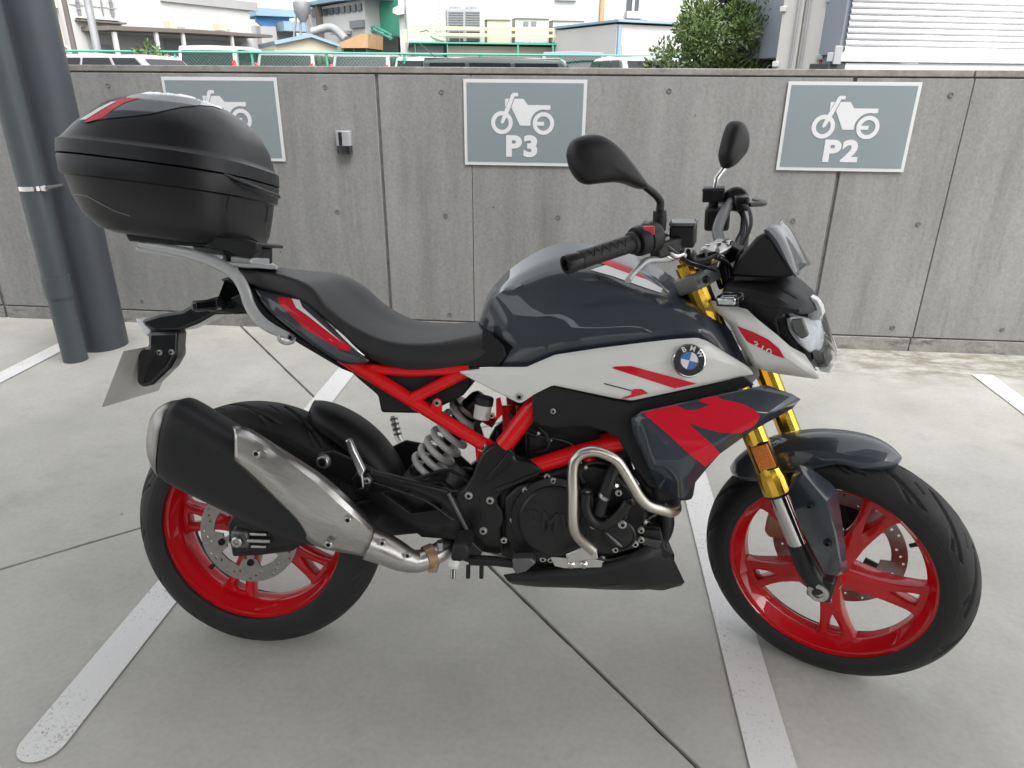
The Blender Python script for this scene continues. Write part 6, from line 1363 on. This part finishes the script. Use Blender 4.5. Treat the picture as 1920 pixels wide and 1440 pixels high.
mirror('mirror', [([s(1337, 395, .245), s(1338, 378, .245), s(1339, 366, .245)], [.012, .012, .011], 'black_plastic'), ([s(1340, 352, .245), s(1344, 335, .25), s(1356, 318, .27), s(1362, 308, .28)], [.0062, .0062, .0064, .009], 'chrome')],
       [(1353, 300), (1352, 290), (1356, 270), (1362, 248), (1370, 230), (1378, 226), (1388, 231), (1395, 246), (1397, 265), (1393, 285), (1382, 300), (1370, 313), (1359, 316)], s(1375, 272, .30), (.93, -.36, .1), .026, None, .010)
lb = s(1338, 364, .245)
obox('clutch_switch_box', lb, (1, .3, 0), (-.3, 1, 0), (0, 0, 1), (.026, .024, .017), 'black_plastic', cl_, 's', bevel=.003)
obox('clutch_switch_lid', lb + np.array([0, 0, .012]), (1, .3, 0), (-.3, 1, 0), (0, 0, 1), (.027, .025, .004), 'black_gloss', cl_, 's', bevel=.002)
obox('left_pod', s(1345, 408, .25), (1, .3, 0), (-.3, 1, 0), (0, 0, 1), (.03, .04, .028), 'black_plastic', cl_, 's', bevel=.008)

# ================================================================== TOP CASE
tco = np.array([-.17, 0, .985])
case = empty('top_case'); case.matrix_world = Matrix([[*BM[i], (BO + BM @ tco)[i]] for i in range(3)] + [[0, 0, 0, 1]]); ORG['top_case'] = tco
tag(case, 'black hard top case with grey lid and red stripe on the rear luggage rack', 'top case')
def ring(z, a, w, xc, sl, ex=3.0, n=72):
    out = []
    for k in range(n):
        t = 2 * math.pi * k / n; c_, s_ = math.cos(t), math.sin(t); e_ = 2 / ex
        x = xc + a * math.copysign(abs(c_) ** e_, c_); y = w * math.copysign(abs(s_) ** e_, s_)
        out.append(np.array([x, y, z + sl * (x + .175)]))
    return out
def loft(name, rings, m, parent, capb=True, capt=True, **kw):
    v, f = grid(rings, True); n = len(rings[0])
    if capb: f.append(tuple(range(n)))
    if capt: f.append(tuple(range((len(rings) - 1) * n, len(rings) * n)))
    return mk(name, v, f, m, parent, **kw)
SL = -.10
def fr_ring(z, front, rear, w, sl, ex=3.0): front -= .020; rear += .010; w *= .972; z = z if z < 1.18 else 1.18 + (z - 1.18) * .92; ex += .15; return ring(z, (front - rear) / 2, w, (front + rear) / 2, sl, ex)
base_r = [fr_ring(.990, -.01, -.262, .115, -.10), fr_ring(.992, .006, -.300, .145, -.10), fr_ring(1.000, .016, -.332, .166, -.10), fr_ring(1.026, .024, -.362, .183, -.10), fr_ring(1.066, .030, -.382, .194, -.10), fr_ring(1.101, .034, -.392, .201, -.10), fr_ring(1.1045, .042, -.399, .209, -.10), fr_ring(1.108, .0425, -.400, .2095, -.10), fr_ring(1.139, .046, -.403, .213, SL), fr_ring(1.1425, .045, -.402, .212, SL), fr_ring(1.1435, .041, -.398, .2085, SL)]
shell = loft('case_shell', base_r, 'case_plastic', case, angle=40)
lid_r = [fr_ring(1.1455, .043, -.398, .2095, SL), fr_ring(1.1465, .047, -.403, .2135, SL), fr_ring(1.174, .046, -.402, .212, SL), fr_ring(1.178, .040, -.396, .206, SL), fr_ring(1.186, .037, -.390, .200, -.095), fr_ring(1.220, .030, -.370, .190, -.07, 2.8), fr_ring(1.252, .014, -.345, .172, -.05, 2.6), fr_ring(1.281, -.012, -.318, .146, -.04, 2.4), fr_ring(1.302, -.046, -.290, .112, -.03, 2.3), fr_ring(1.316, -.092, -.252, .072, -.02, 2.2), ring(1.3111, .04, .034, -.17, -.01, 2.1), ring(1.312, .006, .005, -.17, 0, 2)]
lid = loft('lid', lid_r, 'case_plastic', case, angle=40)
def o4(l): return [(90 + x * .25, 140 + y * .25) for x, y in l]
decal('grey_lid_panel', o4([(290, 362), (420, 335), (750, 300), (1000, 245), (1140, 232), (1150, 200), (1120, 178), (900, 128), (760, 133), (620, 160), (480, 215), (340, 290), (240, 345)]), lid, 'grey_paint', case)
decal('silver_band', o4([(1142, 232), (1152, 190), (1180, 165), (1240, 172), (1330, 215), (1440, 275), (1545, 350), (1600, 410), (1618, 450), (1560, 395), (1460, 335), (1340, 275), (1240, 240)]), lid, 'silver_decal', case)
decal('red_stripe', o4([(290, 362), (410, 332), (500, 262), (580, 215), (690, 182), (620, 178), (520, 195), (420, 240), (300, 320)]), lid, 'red_decal', case, off=.0022)
decal('pale_stripe', o4([(245, 345), (290, 345), (400, 275), (520, 208), (480, 213), (380, 262), (290, 318)]), lid, 'white_decal', case, off=.003)
# hinge bar and moulded ribs on the front face
fpt = np.array([.052, 0, 1.11])
hp = [b_on(418, 326, (.034, 0, 1.1), (1, -.25, 0)), b_on(470, 348, (.044, 0, 1.1), (1, -.1, 0)), b_on(523, 369, (.046, 0, 1.1), (1, 0, 0))]
tube('hinge_bar', hp, .0045, 'case_plastic', case, smooth=12, n=8)
decal('moulded_rib', [(424, 394), (430, 357), (432, 357), (427, 394)], shell, 'inner_black', case, off=.0013)
decal('moulded_rib', [(497, 417), (502, 386), (505, 386), (500, 417)], shell, 'inner_black', case, off=.0013)
ln_ = [(126, 364), (145, 363), (165, 367), (190, 381), (215, 394), (245, 404)]
decal('moulded_edge', ln_ + [(x, y + 2.2) for x, y in reversed(ln_)], shell, 'clamp_grey', case, off=.0012)
# mounting plate
slab('mounting_plate', [b(232, 436, -.12), b(240, 430, -.12), b(480, 455, -.12), b(482, 462, -.12), b(360, 462, -.12), b(240, 452, -.12)], .15, 'black_plastic', case, bevel=.004)
slab('latch', Bs([(378, 462), (405, 441), (460, 449), (481, 455), (481, 472), (470, 484), (445, 480), (425, 470)], -.13), .03, 'black_plastic', case, bevel=.004)
slab('latch_body', Bs([(410, 458), (470, 462), (470, 494), (425, 488)], -.10), .12, 'black_plastic', case, bevel=.004)
